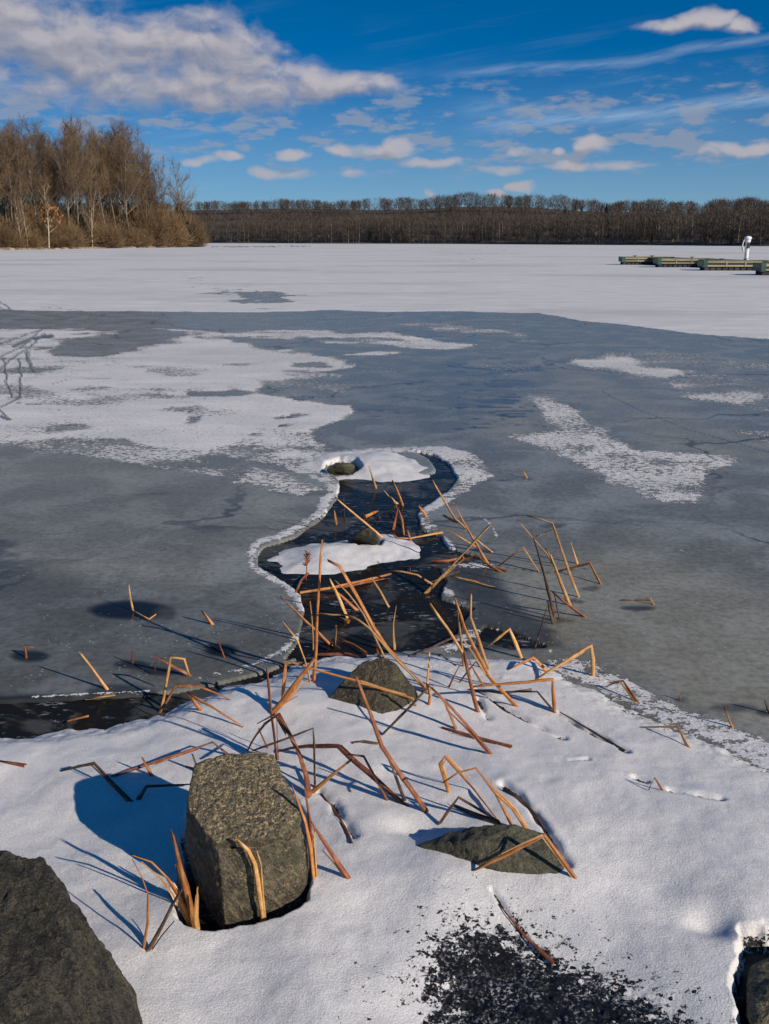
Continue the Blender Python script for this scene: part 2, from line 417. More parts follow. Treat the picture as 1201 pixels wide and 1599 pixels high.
# hairline cracks
ck = nt.vor(nt.vm('ADD', geo, nt.vm('MULTIPLY', nt.noise(geo, .8, 4, .6, col=True), (1.8, 1.8, 0))), .22, 'DISTANCE_TO_EDGE')
ckm = nt.m('MULTIPLY', nt.ss(ck, .010, .002), nt.ss(big, .40, .56))
icec = nt.mix(nt.m('MULTIPLY', ckm, .8), icec, (.03, .035, .04))
# wind ripples on the far snow
wr = nt.noise(nt.vm('MULTIPLY', geo, (.35, 1.1, 1)), 1.3, 6, .68)
wr2 = nt.noise(nt.vm('MULTIPLY', geo, (.05, .10, 1)), 1.0, 4, .6)
sc_ = snow_colour(nt, geo)
sc_ = nt.mix(nt.m('MULTIPLY', nt.ss(wr, .40, .60), .42), sc_, (.52, .52, .55))
sc_ = nt.mix(nt.m('MULTIPLY', nt.ss(wr2, .48, .66), .60), sc_, (.46, .455, .46))
sc_ = nt.mix(nt.m('MULTIPLY', nt.ss(nt.noise(geo, 24, 4, .7), .45, .60), .35), sc_, (.42, .42, .44))
sc_ = nt.mix(nt.m('MULTIPLY', nt.attr('track'), .95), sc_, (.09, .115, .13))
nt.l.new(nt.mix(msk, icec, sc_), b.inputs['Base Color'])
nt.l.new(nt.fmix(msk, nt.fmix(dark, nt.ss(mott, .3, .7, .20, .34), .12), .75), b.inputs['Roughness'])
b.inputs['IOR'].default_value = 1.31; b.inputs['Specular IOR Level'].default_value = .20
hh = nt.m('ADD', nt.m('MULTIPLY', msk, .9), nt.m('MULTIPLY', nt.m('MULTIPLY', nt.noise(geo, 38, 4, .65), msk), .6))
hh = nt.m('ADD', hh, nt.m('MULTIPLY', nt.m('MULTIPLY', wr, msk), 1.6))
hh = nt.m('ADD', hh, nt.m('MULTIPLY', fine, .06))
hh = nt.m('SUBTRACT', hh, nt.m('MULTIPLY', nt.attr('track'), 2.0))
nt.l.new(nt.bump(hh, .9, .012), b.inputs['Normal'])

MW, nt, b = mat('open water')
geo = nt.node('ShaderNodeNewGeometry').outputs['Position']
b.inputs['Base Color'].default_value = (.008, .008, .008, 1); b.inputs['Roughness'].default_value = .06; b.inputs['IOR'].default_value = 1.33; b.inputs['Specular IOR Level'].default_value = .07
w1 = nt.noise(nt.vm('MULTIPLY', geo, (.6, 1.5, 1)), 9, 4, .6, .6)
nt.l.new(nt.bump(w1, .35, .012), b.inputs['Normal'])
sk = nt.noise(nt.vm('MULTIPLY', geo, (.8, 1.7, 1)), 20, 4, .7)
sk = nt.m('MULTIPLY', nt.ss(sk, .575, .64), nt.ss(nt.noise(geo, 3.0, 4, .65), .46, .60))
thin = nt.ss(nt.noise(geo, 1.9, 5, .6, .5), .52, .60)
nt.l.new(nt.mix(nt.m('MULTIPLY', sk, .8), nt.mix(thin, (.013, .012, .010), (.062, .062, .056)), (.26, .28, .29)), b.inputs['Base Color'])
nt.l.new(nt.fmix(nt.m('MAXIMUM', sk, nt.m('MULTIPLY', thin, .6)), .06, .5), b.inputs['Roughness'])

MS, nt, b = mat('shore snow')
geo = nt.node('ShaderNodeNewGeometry').outputs['Position']
pat = frosted(nt, geo, 1.9); bare = nt.attr('bare')
msk = nt.ss(nt.m('SUBTRACT', nt.m('MULTIPLY', bare, 1.12), nt.m('ADD', nt.m('MULTIPLY', pat, .9), .06)), -.03, .04)
fine = nt.noise(geo, 60, 4, .7)
dk = nt.mix(fine, (.004, .004, .005), (.020, .019, .019))
cr = nt.ss(nt.noise(geo, 105, 4, .7), .53, .60)
cr = nt.m('MULTIPLY', cr, nt.ss(nt.noise(geo, 9, 4, .65), .36, .62))
dk = nt.mix(nt.m('MULTIPLY', cr, .9), dk, (.42, .43, .45))
sc_ = snow_colour(nt, geo)
sc_ = nt.mix(nt.m('MULTIPLY', nt.ss(nt.noise(geo, 5, 5, .62), .46, .70), .38), sc_, (.50, .51, .54))
sc_ = nt.mix(nt.m('MULTIPLY', nt.ss(nt.noise(geo, 1.7, 5, .6, .4), .50, .68), .62), sc_, (.54, .56, .60))
grit = nt.m('MULTIPLY', nt.ss(nt.noise(geo, 260, 2, .5), .60, .70), nt.ss(nt.noise(geo, 9, 3, .6), .42, .62))
sc_ = nt.mix(nt.m('MULTIPLY', grit, .5), sc_, (.22, .21, .20))
nt.l.new(nt.mix(msk, sc_, dk), b.inputs['Base Color'])
spk = nt.vor(geo, 330); spn = nt.vor(geo, 330, out='Color')
spx = nt.node('ShaderNodeSeparateXYZ'); nt.l.new(spn, spx.inputs[0])
gl = nt.m('MULTIPLY', nt.ss(spx.outputs[0], .90, .97), nt.m('SUBTRACT', 1.0, msk))
nt.l.new(nt.fmix(msk, nt.fmix(gl, .62, .18), .35), b.inputs['Roughness'])
b.inputs['IOR'].default_value = 1.31
b.inputs['Subsurface Weight'].default_value = 0.0
hh = nt.m('ADD', nt.m('MULTIPLY', nt.noise(geo, 150, 3, .7), .75), nt.m('MULTIPLY', nt.noise(geo, 14, 3, .6), .35))
hh = nt.m('SUBTRACT', hh, nt.m('MULTIPLY', msk, .9))
hh = nt.m('ADD', hh, nt.m('MULTIPLY', spx.outputs[1], .25))
nt.l.new(nt.bump(hh, .6, .006), b.inputs['Normal'])

# ------------------------------------------------------------------ frozen lake
def gridfaces(nr, nc):
    i = np.arange(nr-1)[:, None]*nc+np.arange(nc-1)[None, :]
    return np.stack([i, i+1, i+nc+1, i+nc], -1).reshape(-1, 4)
def ground_grid(xs, ys):
    gx, gy = np.meshgrid(xs, ys)
    u = (gx-CX)/F; v = (CY-gy)/F
    ry = math.cos(PITCH)+v*math.sin(PITCH); rz = -math.sin(PITCH)+v*math.cos(PITCH)
    t = -CH/rz
    return gx.ravel(), gy.ravel(), (u*t).ravel(), (ry*t).ravel()
xs = np.concatenate([np.linspace(-2600, -760, 30), np.linspace(-700, -20, 60), np.arange(-12, 1214, 2.6), np.linspace(1222, 1900, 60), np.linspace(1960, 3800, 30)])
ys = np.concatenate([[372.6, 373.0, 373.5, 374.2, 375], np.arange(376, 420, .7), np.arange(420, 520, 1.1), np.arange(520, 1200, 2.0), np.linspace(1206, 1700, 60), np.linspace(1750, 3300, 24)])
gx, gy, wx_, wy_ = ground_grid(xs, ys)
s1 = np.clip(1.0/(wy_*.12), .02, 4)
N1 = fbm(wx_*1.4, wy_*1.4, o=4)*.6+fbm(wx_*.35, wy_*.35, o=3)*.9; N2 = fbm(wx_*1.4+50, wy_*1.4+9, o=4)*.6+fbm(wx_*.35+31, wy_*.35, o=3)*.9
P_ = Paint(gx, gy, N1*2.2, N2*2.2)
fr = np.zeros(len(gx)); tone = np.zeros(len(gx)); dark = np.zeros(len(gx)); trk = np.zeros(len(gx)); wet = np.zeros(len(gx))
S = lambda p, v, fe=4, w=6: P_.poly(fr, p, v, fe, w)
# broad snow field and its far reaches
S([(-2700, 300), (3900, 300), (3900, 640), (1900, 570), (1201, 530), (1080, 520), (1000, 510), (900, 500), (840, 489), (720, 486), (600, 488), (500, 485), (400, 487), (100, 486), (0, 484), (-2700, 470)], 1.0, 1.6, 2)
for hcx, hcy, hw, hh_ in ((390, 464, 62, 8), (430, 471, 30, 4), (345, 459, 30, 3), (303, 441.5, 18, 1.6), (95, 482, 28, 1.6), (720, 404, 40, 1.4)):
    S([(hcx+hw*math.cos(a), hcy+hh_*math.sin(a)) for a in np.linspace(0, 6.28, 14)[:-1]], .3, 5, 22)
P_.line(fr, [(330, 385.5), (420, 384.8), (485, 384.5)], .1, 1.0, .8, 1)
P_.line(fr, [(560, 391), (660, 390.5), (790, 391)], .45, .8, .8, 1)
# left snow patch
S([(-2700, 500), (0, 515), (60, 515), (150, 518), (230, 520), (180, 526), (110, 530), (80, 535), (85, 548), (140, 554), (200, 549), (240, 536), (290, 528), (350, 531), (400, 543), (470, 550), (540, 560), (575, 572), (520, 580), (450, 585), (405, 600), (410, 612), (470, 626), (550, 632), (562, 652), (520, 664), (490, 680), (500, 700), (480, 728), (500, 762), (470, 756), (430, 738), (370, 722), (300, 706), (200, 690), (100, 690), (0, 700), (-2700, 860)], .80, 12, 14)
S([(0, 690), (120, 686), (300, 700), (420, 735), (505, 770), (470, 785), (420, 775), (350, 745), (270, 735), (180, 715), (60, 705)], .52, 9, 10)
S([(400, 590), (480, 585), (560, 600), (520, 625), (430, 618)], .35, 10, 8)
S([(350, 755), (390, 742), (375, 758)], .6, 3, 4)
for hcx, hcy, hw, hh_ in ((340, 608, 55, 9), (430, 546, 30, 3), (490, 569, 30, 3), (462, 649, 30, 4), (451, 665, 13, 3), (400, 676, 14, 2), (310, 655, 10, 3)):
    S([(hcx+hw*math.cos(a), hcy+hh_*math.sin(a)) for a in np.linspace(0, 6.28, 14)[:-1]], .22, 8, 14)
S([(190, 519), (330, 521), (500, 523), (640, 525), (700, 533), (760, 539), (700, 546), (640, 547), (600, 541), (520, 536), (430, 532), (350, 528), (260, 526)], .64, 6, 10)
S([(600, 502), (700, 503), (800, 513), (890, 530), (840, 536), (740, 524), (640, 512)], .48, 7, 8)
S([(600, 549), (640, 551), (600, 556), (520, 556)], .7, 2, 4)
S([(930, 540), (1100, 552), (1260, 570), (1500, 640), (1201, 650), (1050, 612), (960, 590)], .36, 12, 8)
S([(1300, 560), (2700, 700), (3800, 900), (3800, 760), (2400, 640)], .6, 12, 8)
S([(880, 558), (920, 553), (980, 557), (1050, 572), (1068, 586), (1040, 594), (980, 582), (920, 574)], .70, 10, 10)
S([(1040, 603), (1100, 605), (1170, 612), (1200, 622), (1150, 630), (1090, 624), (1050, 616)], .60, 9, 9)
S([(795, 680), (850, 674), (900, 664), (1000, 695), (1165, 712), (1125, 742), (1098, 788), (1035, 784), (940, 756), (880, 722)], .60, 18, 12)
S([(808, 613), (850, 618), (900, 640), (960, 672), (900, 684), (850, 656)], .52, 14, 9)
S([(720, 560), (790, 555), (850, 580), (800, 600)], .28, 8, 8)
S([(1120, 660), (1201, 672), (1300, 690), (1201, 700)], .35, 8, 6)
stn = fbm(wx_*.9+7, wy_*1.1, o=4); stn2 = fbm(wx_*.35+70, wy_*.5, o=3)
fr -= np.where((gy > 494) & (fr < .99), np.clip(fr*3, 0, 1)*(.30*sst(.05, .42, stn)+.12*sst(.05, .5, stn2)), 0)
fr += np.where((gy > 494) & (gy < 760), .30*sst(.12, .5, stn2)*sst(-.1, .4, stn), 0)*(wx_ > -2.5)
fr[:] = np.clip(fr, 0, 1)
# frost collar of the open water
S([(466, 735), (470, 718), (492, 705), (560, 698), (640, 696), (690, 699), (735, 713), (768, 746), (740, 760), (715, 776), (680, 800), (655, 806), (655, 790), (690, 762), (702, 744), (688, 727), (655, 714), (560, 704), (500, 712), (480, 735), (500, 752), (520, 770), (505, 772)], .66, 7, 9)
L = lambda p, v, w, fe=3, wp=5: P_.line(fr, p, v, w, fe, wp)
L([(490, 740), (522, 773), (505, 798), (470, 820), (440, 834), (405, 843), (393, 860), (396, 884), (420, 903), (452, 916), (468, 934), (470, 950)], .68, 10, 8, 9)
L([(462, 990), (440, 1012), (405, 1032), (360, 1048), (300, 1060)], .66, 7, 7, 9)
L([(230, 1078), (140, 1084), (50, 1089)], .62, 4, 3, 4)
L([(655, 808), (672, 826)], .5, 14, 9, 6); L([(690, 842), (705, 862)], .62, 12, 8, 6); L([(700, 880), (770, 884)], .66, 9, 6, 6)
L([(690, 915), (704, 926)], .66, 9, 6, 5); L([(690, 938), (745, 940)], .4, 7, 5, 6); L([(700, 1010), (760, 985), (850, 1012)], .5, 22, 14, 6)
L([(880, 1040), (930, 1055), (1000, 1095), (1070, 1122), (1120, 1138), (1201, 1182), (1500, 1300)], .60, 34, 18, 8)
L([(420, 1035), (300, 1068)], .3, 12, 8, 6)
L([(640, 990), (560, 1000), (470, 1012)], .34, 12, 10, 6)
S([(84, 1130), (104, 1110), (130, 1106), (156, 1112), (176, 1124), (150, 1132)], .85, 4, 3); L([(750, 806), (768, 820), (776, 838), (772, 858)], .5, 3, 3, 2)
L([(914, 1040), (940, 1040)], .62, 4, 4, 2); S([(1048, 858), (1085, 852), (1098, 862), (1070, 870)], .35, 6, 6); S([(890, 1086), (905, 1080), (900, 1092)], .5, 4, 4)
kk = (fr > .02) & (fr < .9) & (gy > 694) & (gy < 1110) & (gx > 300)
fr[kk] -= .20*sst(-.02, .42, fbm(wx_[kk]*3.1, wy_[kk]*3.1, o=3)); fr[:] = np.clip(fr, 0, 1)
# open water
Wp = lambda p, v=1.0, fe=4, w=9: P_.poly(wet, p, v, fe, w)
Wp([(512, 745), (540, 749), (620, 750), (668, 744), (690, 730), (702, 742), (692, 764), (660, 790), (645, 806), (655, 826), (690, 838), (700, 856), (760, 870), (690, 884), (700, 905), (690, 930), (742, 948), (720, 970), (700, 1000), (640, 1014), (560, 1022), (470, 1024), (415, 1046), (330, 1066), (240, 1080), (140, 1090), (0, 1096), (-400, 1108), (-400, 1178), (0, 1162), (110, 1158), (250, 1134), (345, 1106), (450, 1072), (600, 1048), (600, 1020), (480, 1024), (440, 1028), (464, 998), (474, 950), (472, 925), (440, 906), (408, 884), (404, 862), (416, 850), (460, 836), (500, 812), (528, 782)])
Wp([(640, 704), (672, 712), (700, 730), (712, 748), (690, 770), (668, 752), (680, 736), (664, 718)], 1, 4, 4)
Wp([(760, 975), (800, 985), (850, 1010), (790, 1012), (740, 996)], .9)
for c in CAVS: Wp(c, 1.0, 4, 1)
Wp(CAVS[0], 1.0, 10, 0)
# thin black ice round the stubs
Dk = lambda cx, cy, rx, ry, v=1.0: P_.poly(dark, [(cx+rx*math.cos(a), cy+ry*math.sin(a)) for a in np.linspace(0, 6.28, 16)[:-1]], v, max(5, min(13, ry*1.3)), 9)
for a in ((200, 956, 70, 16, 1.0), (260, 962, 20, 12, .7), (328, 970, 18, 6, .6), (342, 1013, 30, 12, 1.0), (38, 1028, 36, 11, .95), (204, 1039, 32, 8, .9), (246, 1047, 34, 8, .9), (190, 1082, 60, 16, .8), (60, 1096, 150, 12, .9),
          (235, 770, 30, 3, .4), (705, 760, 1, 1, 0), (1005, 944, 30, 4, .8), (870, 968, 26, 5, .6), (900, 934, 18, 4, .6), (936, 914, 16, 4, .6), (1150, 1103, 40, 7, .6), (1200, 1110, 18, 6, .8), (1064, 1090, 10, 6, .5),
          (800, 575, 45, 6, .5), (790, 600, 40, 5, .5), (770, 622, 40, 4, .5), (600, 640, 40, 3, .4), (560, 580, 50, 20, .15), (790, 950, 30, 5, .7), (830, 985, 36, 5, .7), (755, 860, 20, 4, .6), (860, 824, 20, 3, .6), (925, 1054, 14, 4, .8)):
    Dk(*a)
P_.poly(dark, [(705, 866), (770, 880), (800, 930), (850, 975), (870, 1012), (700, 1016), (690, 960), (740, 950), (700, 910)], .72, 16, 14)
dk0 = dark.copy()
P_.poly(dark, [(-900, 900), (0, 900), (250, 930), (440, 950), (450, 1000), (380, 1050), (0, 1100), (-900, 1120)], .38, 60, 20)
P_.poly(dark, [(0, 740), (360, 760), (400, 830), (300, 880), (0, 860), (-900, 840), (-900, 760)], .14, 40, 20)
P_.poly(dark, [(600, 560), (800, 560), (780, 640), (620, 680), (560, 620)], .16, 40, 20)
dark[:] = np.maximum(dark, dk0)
for l in ([(935, 612), (1000, 640), (1080, 672), (1201, 706), (1400, 760)], [(765, 752), (842, 748)], [(700, 740), (765, 752)], [(780, 884), (850, 894), (930, 885)], [(600, 618), (680, 626)], [(560, 640), (630, 645)], [(560, 650), (600, 652)]):
    P_.line(dark, l, .75, .8, .9, 3)
for k in range(46):
    rr = random.Random(k); cx = 700+rr.random()*130+(k % 3)*10; cy = 555+rr.random()*115; ln = 8+rr.random()*26
    P_.line(dark, [(cx-ln, cy+rr.uniform(-1.5, 1.5)), (cx, cy-1), (cx+ln, cy+rr.uniform(-2, 2))], .8, .5+rr.random()*.8, .8, 5)
# ice tint
Tn = lambda p, v, fe=22, w=12: P_.poly(tone, p, v, fe, w)
Tn([(745, 655), (800, 625), (880, 650), (860, 680), (790, 690), (730, 685)], .75)
Tn([(830, 560), (900, 580), (1050, 640), (1201, 690), (1500, 800), (1201, 720), (1050, 700), (920, 640)], .7)
Tn([(-900, 760), (0, 710), (200, 720), (380, 760), (480, 800), (390, 860), (300, 930), (0, 890), (-900, 940)], .40)
Tn([(780, 880), (1000, 850), (1300, 960), (1600, 1200), (1201, 1150), (1000, 1060), (880, 1010), (820, 960)], .85, 40)
Tn([(760, 960), (880, 1010), (820, 1010)], .8)
Tn([(0, 1000), (200, 1000), (300, 1060), (0, 1080)], .1)
# sledge tracks at the left edge
T_ = lambda p, v, w, fe=1.2: P_.line(trk, p, v, w, fe, 3)
for a in ([(-60, 640), (0, 580), (40, 545), (70, 522)], [(-60, 600), (0, 560), (50, 530), (62, 515)], [(-40, 545), (20, 530), (60, 517)], [(40, 545), (52, 575), (58, 582)], [(10, 560), (14, 600), (20, 618)], [(34, 560), (36, 600), (30, 620), (0, 636)], [(46, 548), (56, 580)], [(-10, 625), (0, 640), (20, 655)], [(-20, 480), (40, 488)], [(0, 470), (20, 486)]):
    T_(a, .8, 1.5)
T_([(20, 540), (50, 530), (80, 525)], .8, 4); T_([(55, 530), (80, 527)], 1, 4); T_([(5, 650), (18, 655)], .9, 3)
T_([(25, 628), (45, 631), (65, 631)], .8, 1); T_([(85, 600), (110, 592), (150, 590), (205, 592)], .45, .8); T_([(100, 630), (150, 622), (190, 618)], .45, .8)
z = -.045*sst(.30, .75, wet)+.004*sst(.4, .8, fr)*(gy > 480)
z = np.where((gy > 500), z+.003*fbm(wx_*2, wy_*2, o=3)*sst(.3, .8, fr), z)
# far end of the sheet is level; under the shore it sinks a little so the snow sits on it
V = np.stack([wx_, wy_, z], 1)
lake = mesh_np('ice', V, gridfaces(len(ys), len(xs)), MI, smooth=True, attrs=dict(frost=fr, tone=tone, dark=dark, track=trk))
tag(lake, 'grey blue lake ice with patches of wind-blown snow', kind='structure')
wtr = mesh_np('water', [(-60, .3, WATER_Z), (60, .3, WATER_Z), (60, 40, WATER_Z), (-60, 40, WATER_Z)], np.array([[0, 1, 2, 3]]), MW)
tag(wtr, 'black open water showing between the ice and the shore snow', kind='structure')

# ------------------------------------------------------------------ shore snow
xs = np.concatenate([np.linspace(-2000, -520, 26), np.linspace(-490, -14, 50), np.arange(-6, 1208, 2.1), np.linspace(1216, 1800, 60), np.linspace(1850, 3300, 26)])
ys = np.concatenate([np.arange(694, 900, 1.6), np.arange(1000, 1650, 1.9), np.linspace(1655, 1900, 40), np.linspace(1930, 3300, 26)])
gx, gy, sx_, sy_ = ground_grid(xs, ys)
h, bare, s_ = snow_h(sx_, sy_, True)
keep = h > -.02
fc = gridfaces(len(ys), len(xs))
row = fc[:, 0]//len(xs); nfar = len(np.arange(694, 900, 1.6))
fc = fc[(keep[fc].any(1)) & (row != nfar-1)]
used = np.zeros(len(h), bool); used[fc.ravel()] = True; remap = np.cumsum(used)-1
snow = mesh_np('snow', np.stack([sx_, sy_, h], 1)[used], remap[fc], MS, smooth=True, attrs=dict(bare=bare[used]))
tag(snow, 'thick snow on the near shore with melted hollows round the rocks', kind='structure')
# ------------------------------------------------------------------ rocks
def rock_mat(name, dark, mid, lite, speck, spk_amt, topspeck=0.0, bumps=1.0, moss=.25, bd=.014, vein=0.0):
    m, nt, b = mat(name)
    geo = nt.node('ShaderNodeNewGeometry'); P = geo.outputs['Position']
    n1 = nt.noise(P, 9, 6, .62, .6); n2 = nt.noise(P, 42, 5, .7); n3 = nt.noise(P, 150, 3, .65)
    c = nt.mix(nt.ss(n1, .34, .62), dark, mid)
    c = nt.mix(nt.ss(n2, .46, .66), c, lite)
    c = nt.mix(nt.m('MULTIPLY', nt.ss(nt.noise(P, 6, 4, .6), .5, .65), moss), c, (.10, .105, .05))
    if vein:
        vr = nt.node('ShaderNodeVectorRotate'); vr.rotation_type = 'Y_AXIS'; vr.inputs['Angle'].default_value = rad(28); nt.l.new(P, vr.inputs[0])
        vn = nt.noise(nt.vm('MULTIPLY', vr.outputs[0], (22, 8, 5)), 1, 6, .68, .8)
        c = nt.mix(nt.m('MULTIPLY', nt.ss(vn, .50, .66), vein), c, (.30, .235, .145))
        c = nt.mix(nt.m('MULTIPLY', nt.ss(vn, .46, .34), vein), c, (.018, .017, .014))
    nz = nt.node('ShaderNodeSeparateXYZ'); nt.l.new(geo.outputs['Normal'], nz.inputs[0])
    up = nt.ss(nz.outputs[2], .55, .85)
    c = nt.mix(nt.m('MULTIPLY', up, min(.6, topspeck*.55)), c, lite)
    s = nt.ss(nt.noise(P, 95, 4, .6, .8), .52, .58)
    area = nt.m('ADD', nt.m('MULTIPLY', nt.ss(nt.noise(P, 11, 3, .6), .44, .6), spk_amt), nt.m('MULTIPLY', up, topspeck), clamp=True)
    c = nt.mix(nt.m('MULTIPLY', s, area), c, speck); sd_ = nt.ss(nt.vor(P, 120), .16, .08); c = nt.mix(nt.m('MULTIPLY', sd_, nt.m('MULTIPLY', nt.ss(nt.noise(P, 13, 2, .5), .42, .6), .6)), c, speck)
    c = nt.mix(nt.m('MULTIPLY', nt.ss(n3, .50, .36), .6), c, (.012, .012, .010))
    nt.l.new(c, b.inputs['Base Color']); b.inputs['Roughness'].default_value = .72
    vv = nt.m('SUBTRACT', 1.0, nt.vor(nt.vm('ADD', P, nt.vm('MULTIPLY', nt.noise(P, 20, 2, .5, col=True), (.05, .05, .05))), 60))
    hh = nt.m('ADD', nt.m('MULTIPLY', n2, .9), nt.m('ADD', nt.m('MULTIPLY', n3, .45), nt.m('MULTIPLY', nt.m('MULTIPLY', vv, up), topspeck*.35)))
    hh = nt.m('ADD', hh, nt.m('MULTIPLY', nt.noise(P, 14, 5, .6, 1.2), 1.3))
    if vein: hh = nt.m('ADD', hh, nt.m('MULTIPLY', vn, 1.6))
    nt.l.new(nt.bump(hh, bumps, bd), b.inputs['Normal'])
    return m
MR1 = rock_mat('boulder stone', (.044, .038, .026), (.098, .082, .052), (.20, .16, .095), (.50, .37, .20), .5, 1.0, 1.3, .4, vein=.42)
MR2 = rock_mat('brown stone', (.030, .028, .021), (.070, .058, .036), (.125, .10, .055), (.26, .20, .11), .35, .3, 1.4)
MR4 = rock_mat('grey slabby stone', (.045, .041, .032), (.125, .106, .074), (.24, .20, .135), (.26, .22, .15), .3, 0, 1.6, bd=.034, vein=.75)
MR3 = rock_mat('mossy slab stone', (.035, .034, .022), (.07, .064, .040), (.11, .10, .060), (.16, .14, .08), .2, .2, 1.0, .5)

def ledge(p, fr, amp, ax, seed):
    """stepped fracture planes"""
    t = p[:, 0]*ax[0]+p[:, 1]*ax[1]+p[:, 2]*ax[2]+.25/fr*fbm(p[:, 0]*fr*.6+seed, p[:, 1]*fr*.6, p[:, 2]*fr*.6, o=2)
    w = t*fr; f = w-np.floor(w); r = vnoise(np.floor(w)*3.7+seed, np.zeros(len(w)), np.zeros(len(w)))
    r2 = vnoise((np.floor(w)+1)*3.7+seed, np.zeros(len(w)), np.zeros(len(w)))
    return amp*((r*(1-sst(.86, 1, f))+r2*sst(.86, 1, f))-.5)*2
def rock(name, pts, m, label, sub=6, soft=60, amp=.012, freq=6, fine=.003, led=None, group=None, cuts=(), chips=8, chipr=(.90, .98), shelf=None, shmask=None):
    bm = bmesh.new()
    for p in pts: bm.verts.new(p)
    bmesh.ops.convex_hull(bm, input=bm.verts[:])
    c = sum((Vector(p) for p in pts), Vector())/len(pts)
    pl = []
    for f in bm.faces:
        if f.calc_area() < 1e-7: continue
        f.normal_update(); n = f.normal.copy(); dd = n.dot(f.calc_center_median()-c)
        if dd < 0: n = -n; dd = -dd
        if not any(n.dot(q[0]) > .9995 for q in pl): pl.append((n, dd))
    bm.free()
    crn = random.Random(label)
    base_ = list(pl)
    for _ in range(chips):   # knocked-off edges
        a1, a2 = crn.sample(base_, 2)
        if a1[0].dot(a2[0]) < -.3: continue
        w_ = crn.uniform(.3, .7); n = (a1[0]*w_+a2[0]*(1-w_)+Vector((crn.gauss(0, .15), crn.gauss(0, .15), crn.gauss(0, .15)))).normalized()
        pl.append((n, max(n.dot(Vector(p)-c) for p in pts)*crn.uniform(*chipr)))
    for n, q in cuts:
        n = Vector(n).normalized(); pl.append((n, n.dot(Vector(q)-c)))
    bm = bmesh.new(); bmesh.ops.create_icosphere(bm, subdivisions=sub, radius=1)
    me = bpy.data.meshes.new(name); bm.to_mesh(me); bm.free()
    N = len(me.vertices); D = np.empty(N*3); me.vertices.foreach_get('co', D); D = D.reshape(-1, 3)
    D /= np.linalg.norm(D, axis=1, keepdims=True)
    nn = np.array([tuple(n) for n, _ in pl]); dd = np.array([max(q, .005) for _, q in pl])
    k = np.clip(D@nn.T, 0, None)/dd
    r = (k**soft).sum(1)**(-1/soft)
    P = D*r[:, None]; Wd = P+np.array(tuple(c)); s = random.Random(name+label).random()*40
    e = amp*fbm(Wd[:, 0]*freq+s, Wd[:, 1]*freq, Wd[:, 2]*freq, o=5, g=.55)
    rg = 1-np.abs(fbm(Wd[:, 0]*freq*1.7+s+9, Wd[:, 1]*freq*1.7, Wd[:, 2]*freq*1.7, o=4))*2
    e += -amp*.6*np.clip(rg-.6, 0, 1)
    e += fine*fbm(Wd[:, 0]*60, Wd[:, 1]*60, Wd[:, 2]*60, o=3)
    if shelf:
        q0, nrm, depth = shelf; tt = (Wd-np.array(tuple(q0)))@np.array(tuple(Vector(nrm).normalized()))+.006*fbm(Wd[:, 0]*22, Wd[:, 2]*22, o=3)
        e -= (depth*1.3*np.exp(-((tt-.004)/.006)**2))*shmask(Wd)
        e -= depth*.5*sst(.0, .006, tt)*(1-.55*sst(.006, .10, tt))*shmask(Wd)
    if led: e += ledge(Wd, *led, s)
    P = P+D*e[:, None]
    me.vertices.foreach_set('co', P.ravel()); me.update()
    me.polygons.foreach_set('use_smooth', np.ones(len(me.polygons), bool))
    me.materials.append(m)
    o = bpy.data.objects.new(name, me); COL.objects.link(o); o.location = c
    return tag(o, label, 'rock', group)
A = lambda px, py, z: atz(px, py, z)
def dn(v, z, dx=0, dy=0): return Vector((v.x+dx, v.y+dy, z))
# big boulder: pitted top face, smooth front face
q = [A(342, 1320, .295), aty(297, 1302, 2.86), aty(293, 1340, 2.84), A(408, 1309, .305), A(466, 1298, .30), A(304, 1192, .40), A(350, 1178, .41), A(428, 1170, .41), A(468, 1262, .335), A(290, 1270, .33)]
base = [A(352, 1452, .01), aty(314, 1415, 2.76), A(388, 1455, .0), A(472, 1418, .02), A(483, 1340, .13), A(482, 1400, .03)]
bk = [dn(A(304, 1192, .40), -.06, -.01, .05), dn(A(428, 1170, .41), -.06, .05, .06), dn(A(352, 1450, .01), -.06, .0, .05), dn(A(388, 1449, 0), -.06, 0, .05), dn(A(476, 1410, .02), -.06, -.01, .05)]
boulder = rock('boulder', q+base+bk, MR1, 'large squared boulder with a pitted tan top face standing in the snow', 7, 110, .011, 9, .0035, shelf=(A(408, 1318, .295), (0, -.1, -1), .022), shmask=lambda W: sst(-.50, -.45, W[:, 0])*(1-sst(-.27, -.23, W[:, 0]))*(W[:, 1] < 2.85))
q = [A(566, 1034, .21), A(602, 1024, .225), A(618, 1036, .22), A(646, 1076, .12), A(655, 1094, .05), A(604, 1133, .03), A(556, 1122, .03), A(495, 1108, .03), A(540, 1062, .14), A(596, 1120, .06),
     dn(A(602, 1024, .22), -.06, .02, .12), dn(A(497, 1106, 0), -.06, .02, .1), dn(A(604, 1131, 0), -.06), dn(A(652, 1092, 0), -.06, .03, .05)]
rock('rock', q, MR2, 'brown pyramid-shaped rock wrapped by reeds at the edge of the open water', 6, 100, .012, 7, .004)
q = [A(650, 1321, .09), A(700, 1300, .13), A(735, 1287, .16), A(748, 1312, .175), A(806, 1289, .165), A(852, 1302, .13), A(880, 1345, .09), A(878, 1378, .065), A(800, 1378, .06), A(745, 1368, .06), A(695, 1348, .07),
     dn(A(735, 1290, .1), -.06, 0, .05), dn(A(850, 1302, .08), -.06, .02, .05), dn(A(652, 1321, .03), -.06), dn(A(876, 1372, 0), -.06), dn(A(745, 1364, 0), -.06)]
rock('rock', q, MR3, 'low olive slab of rock half buried in the snow under bent reeds', 6, 120, .012, 7, .004, led=(16, .004, (.4, -.5, .7)))
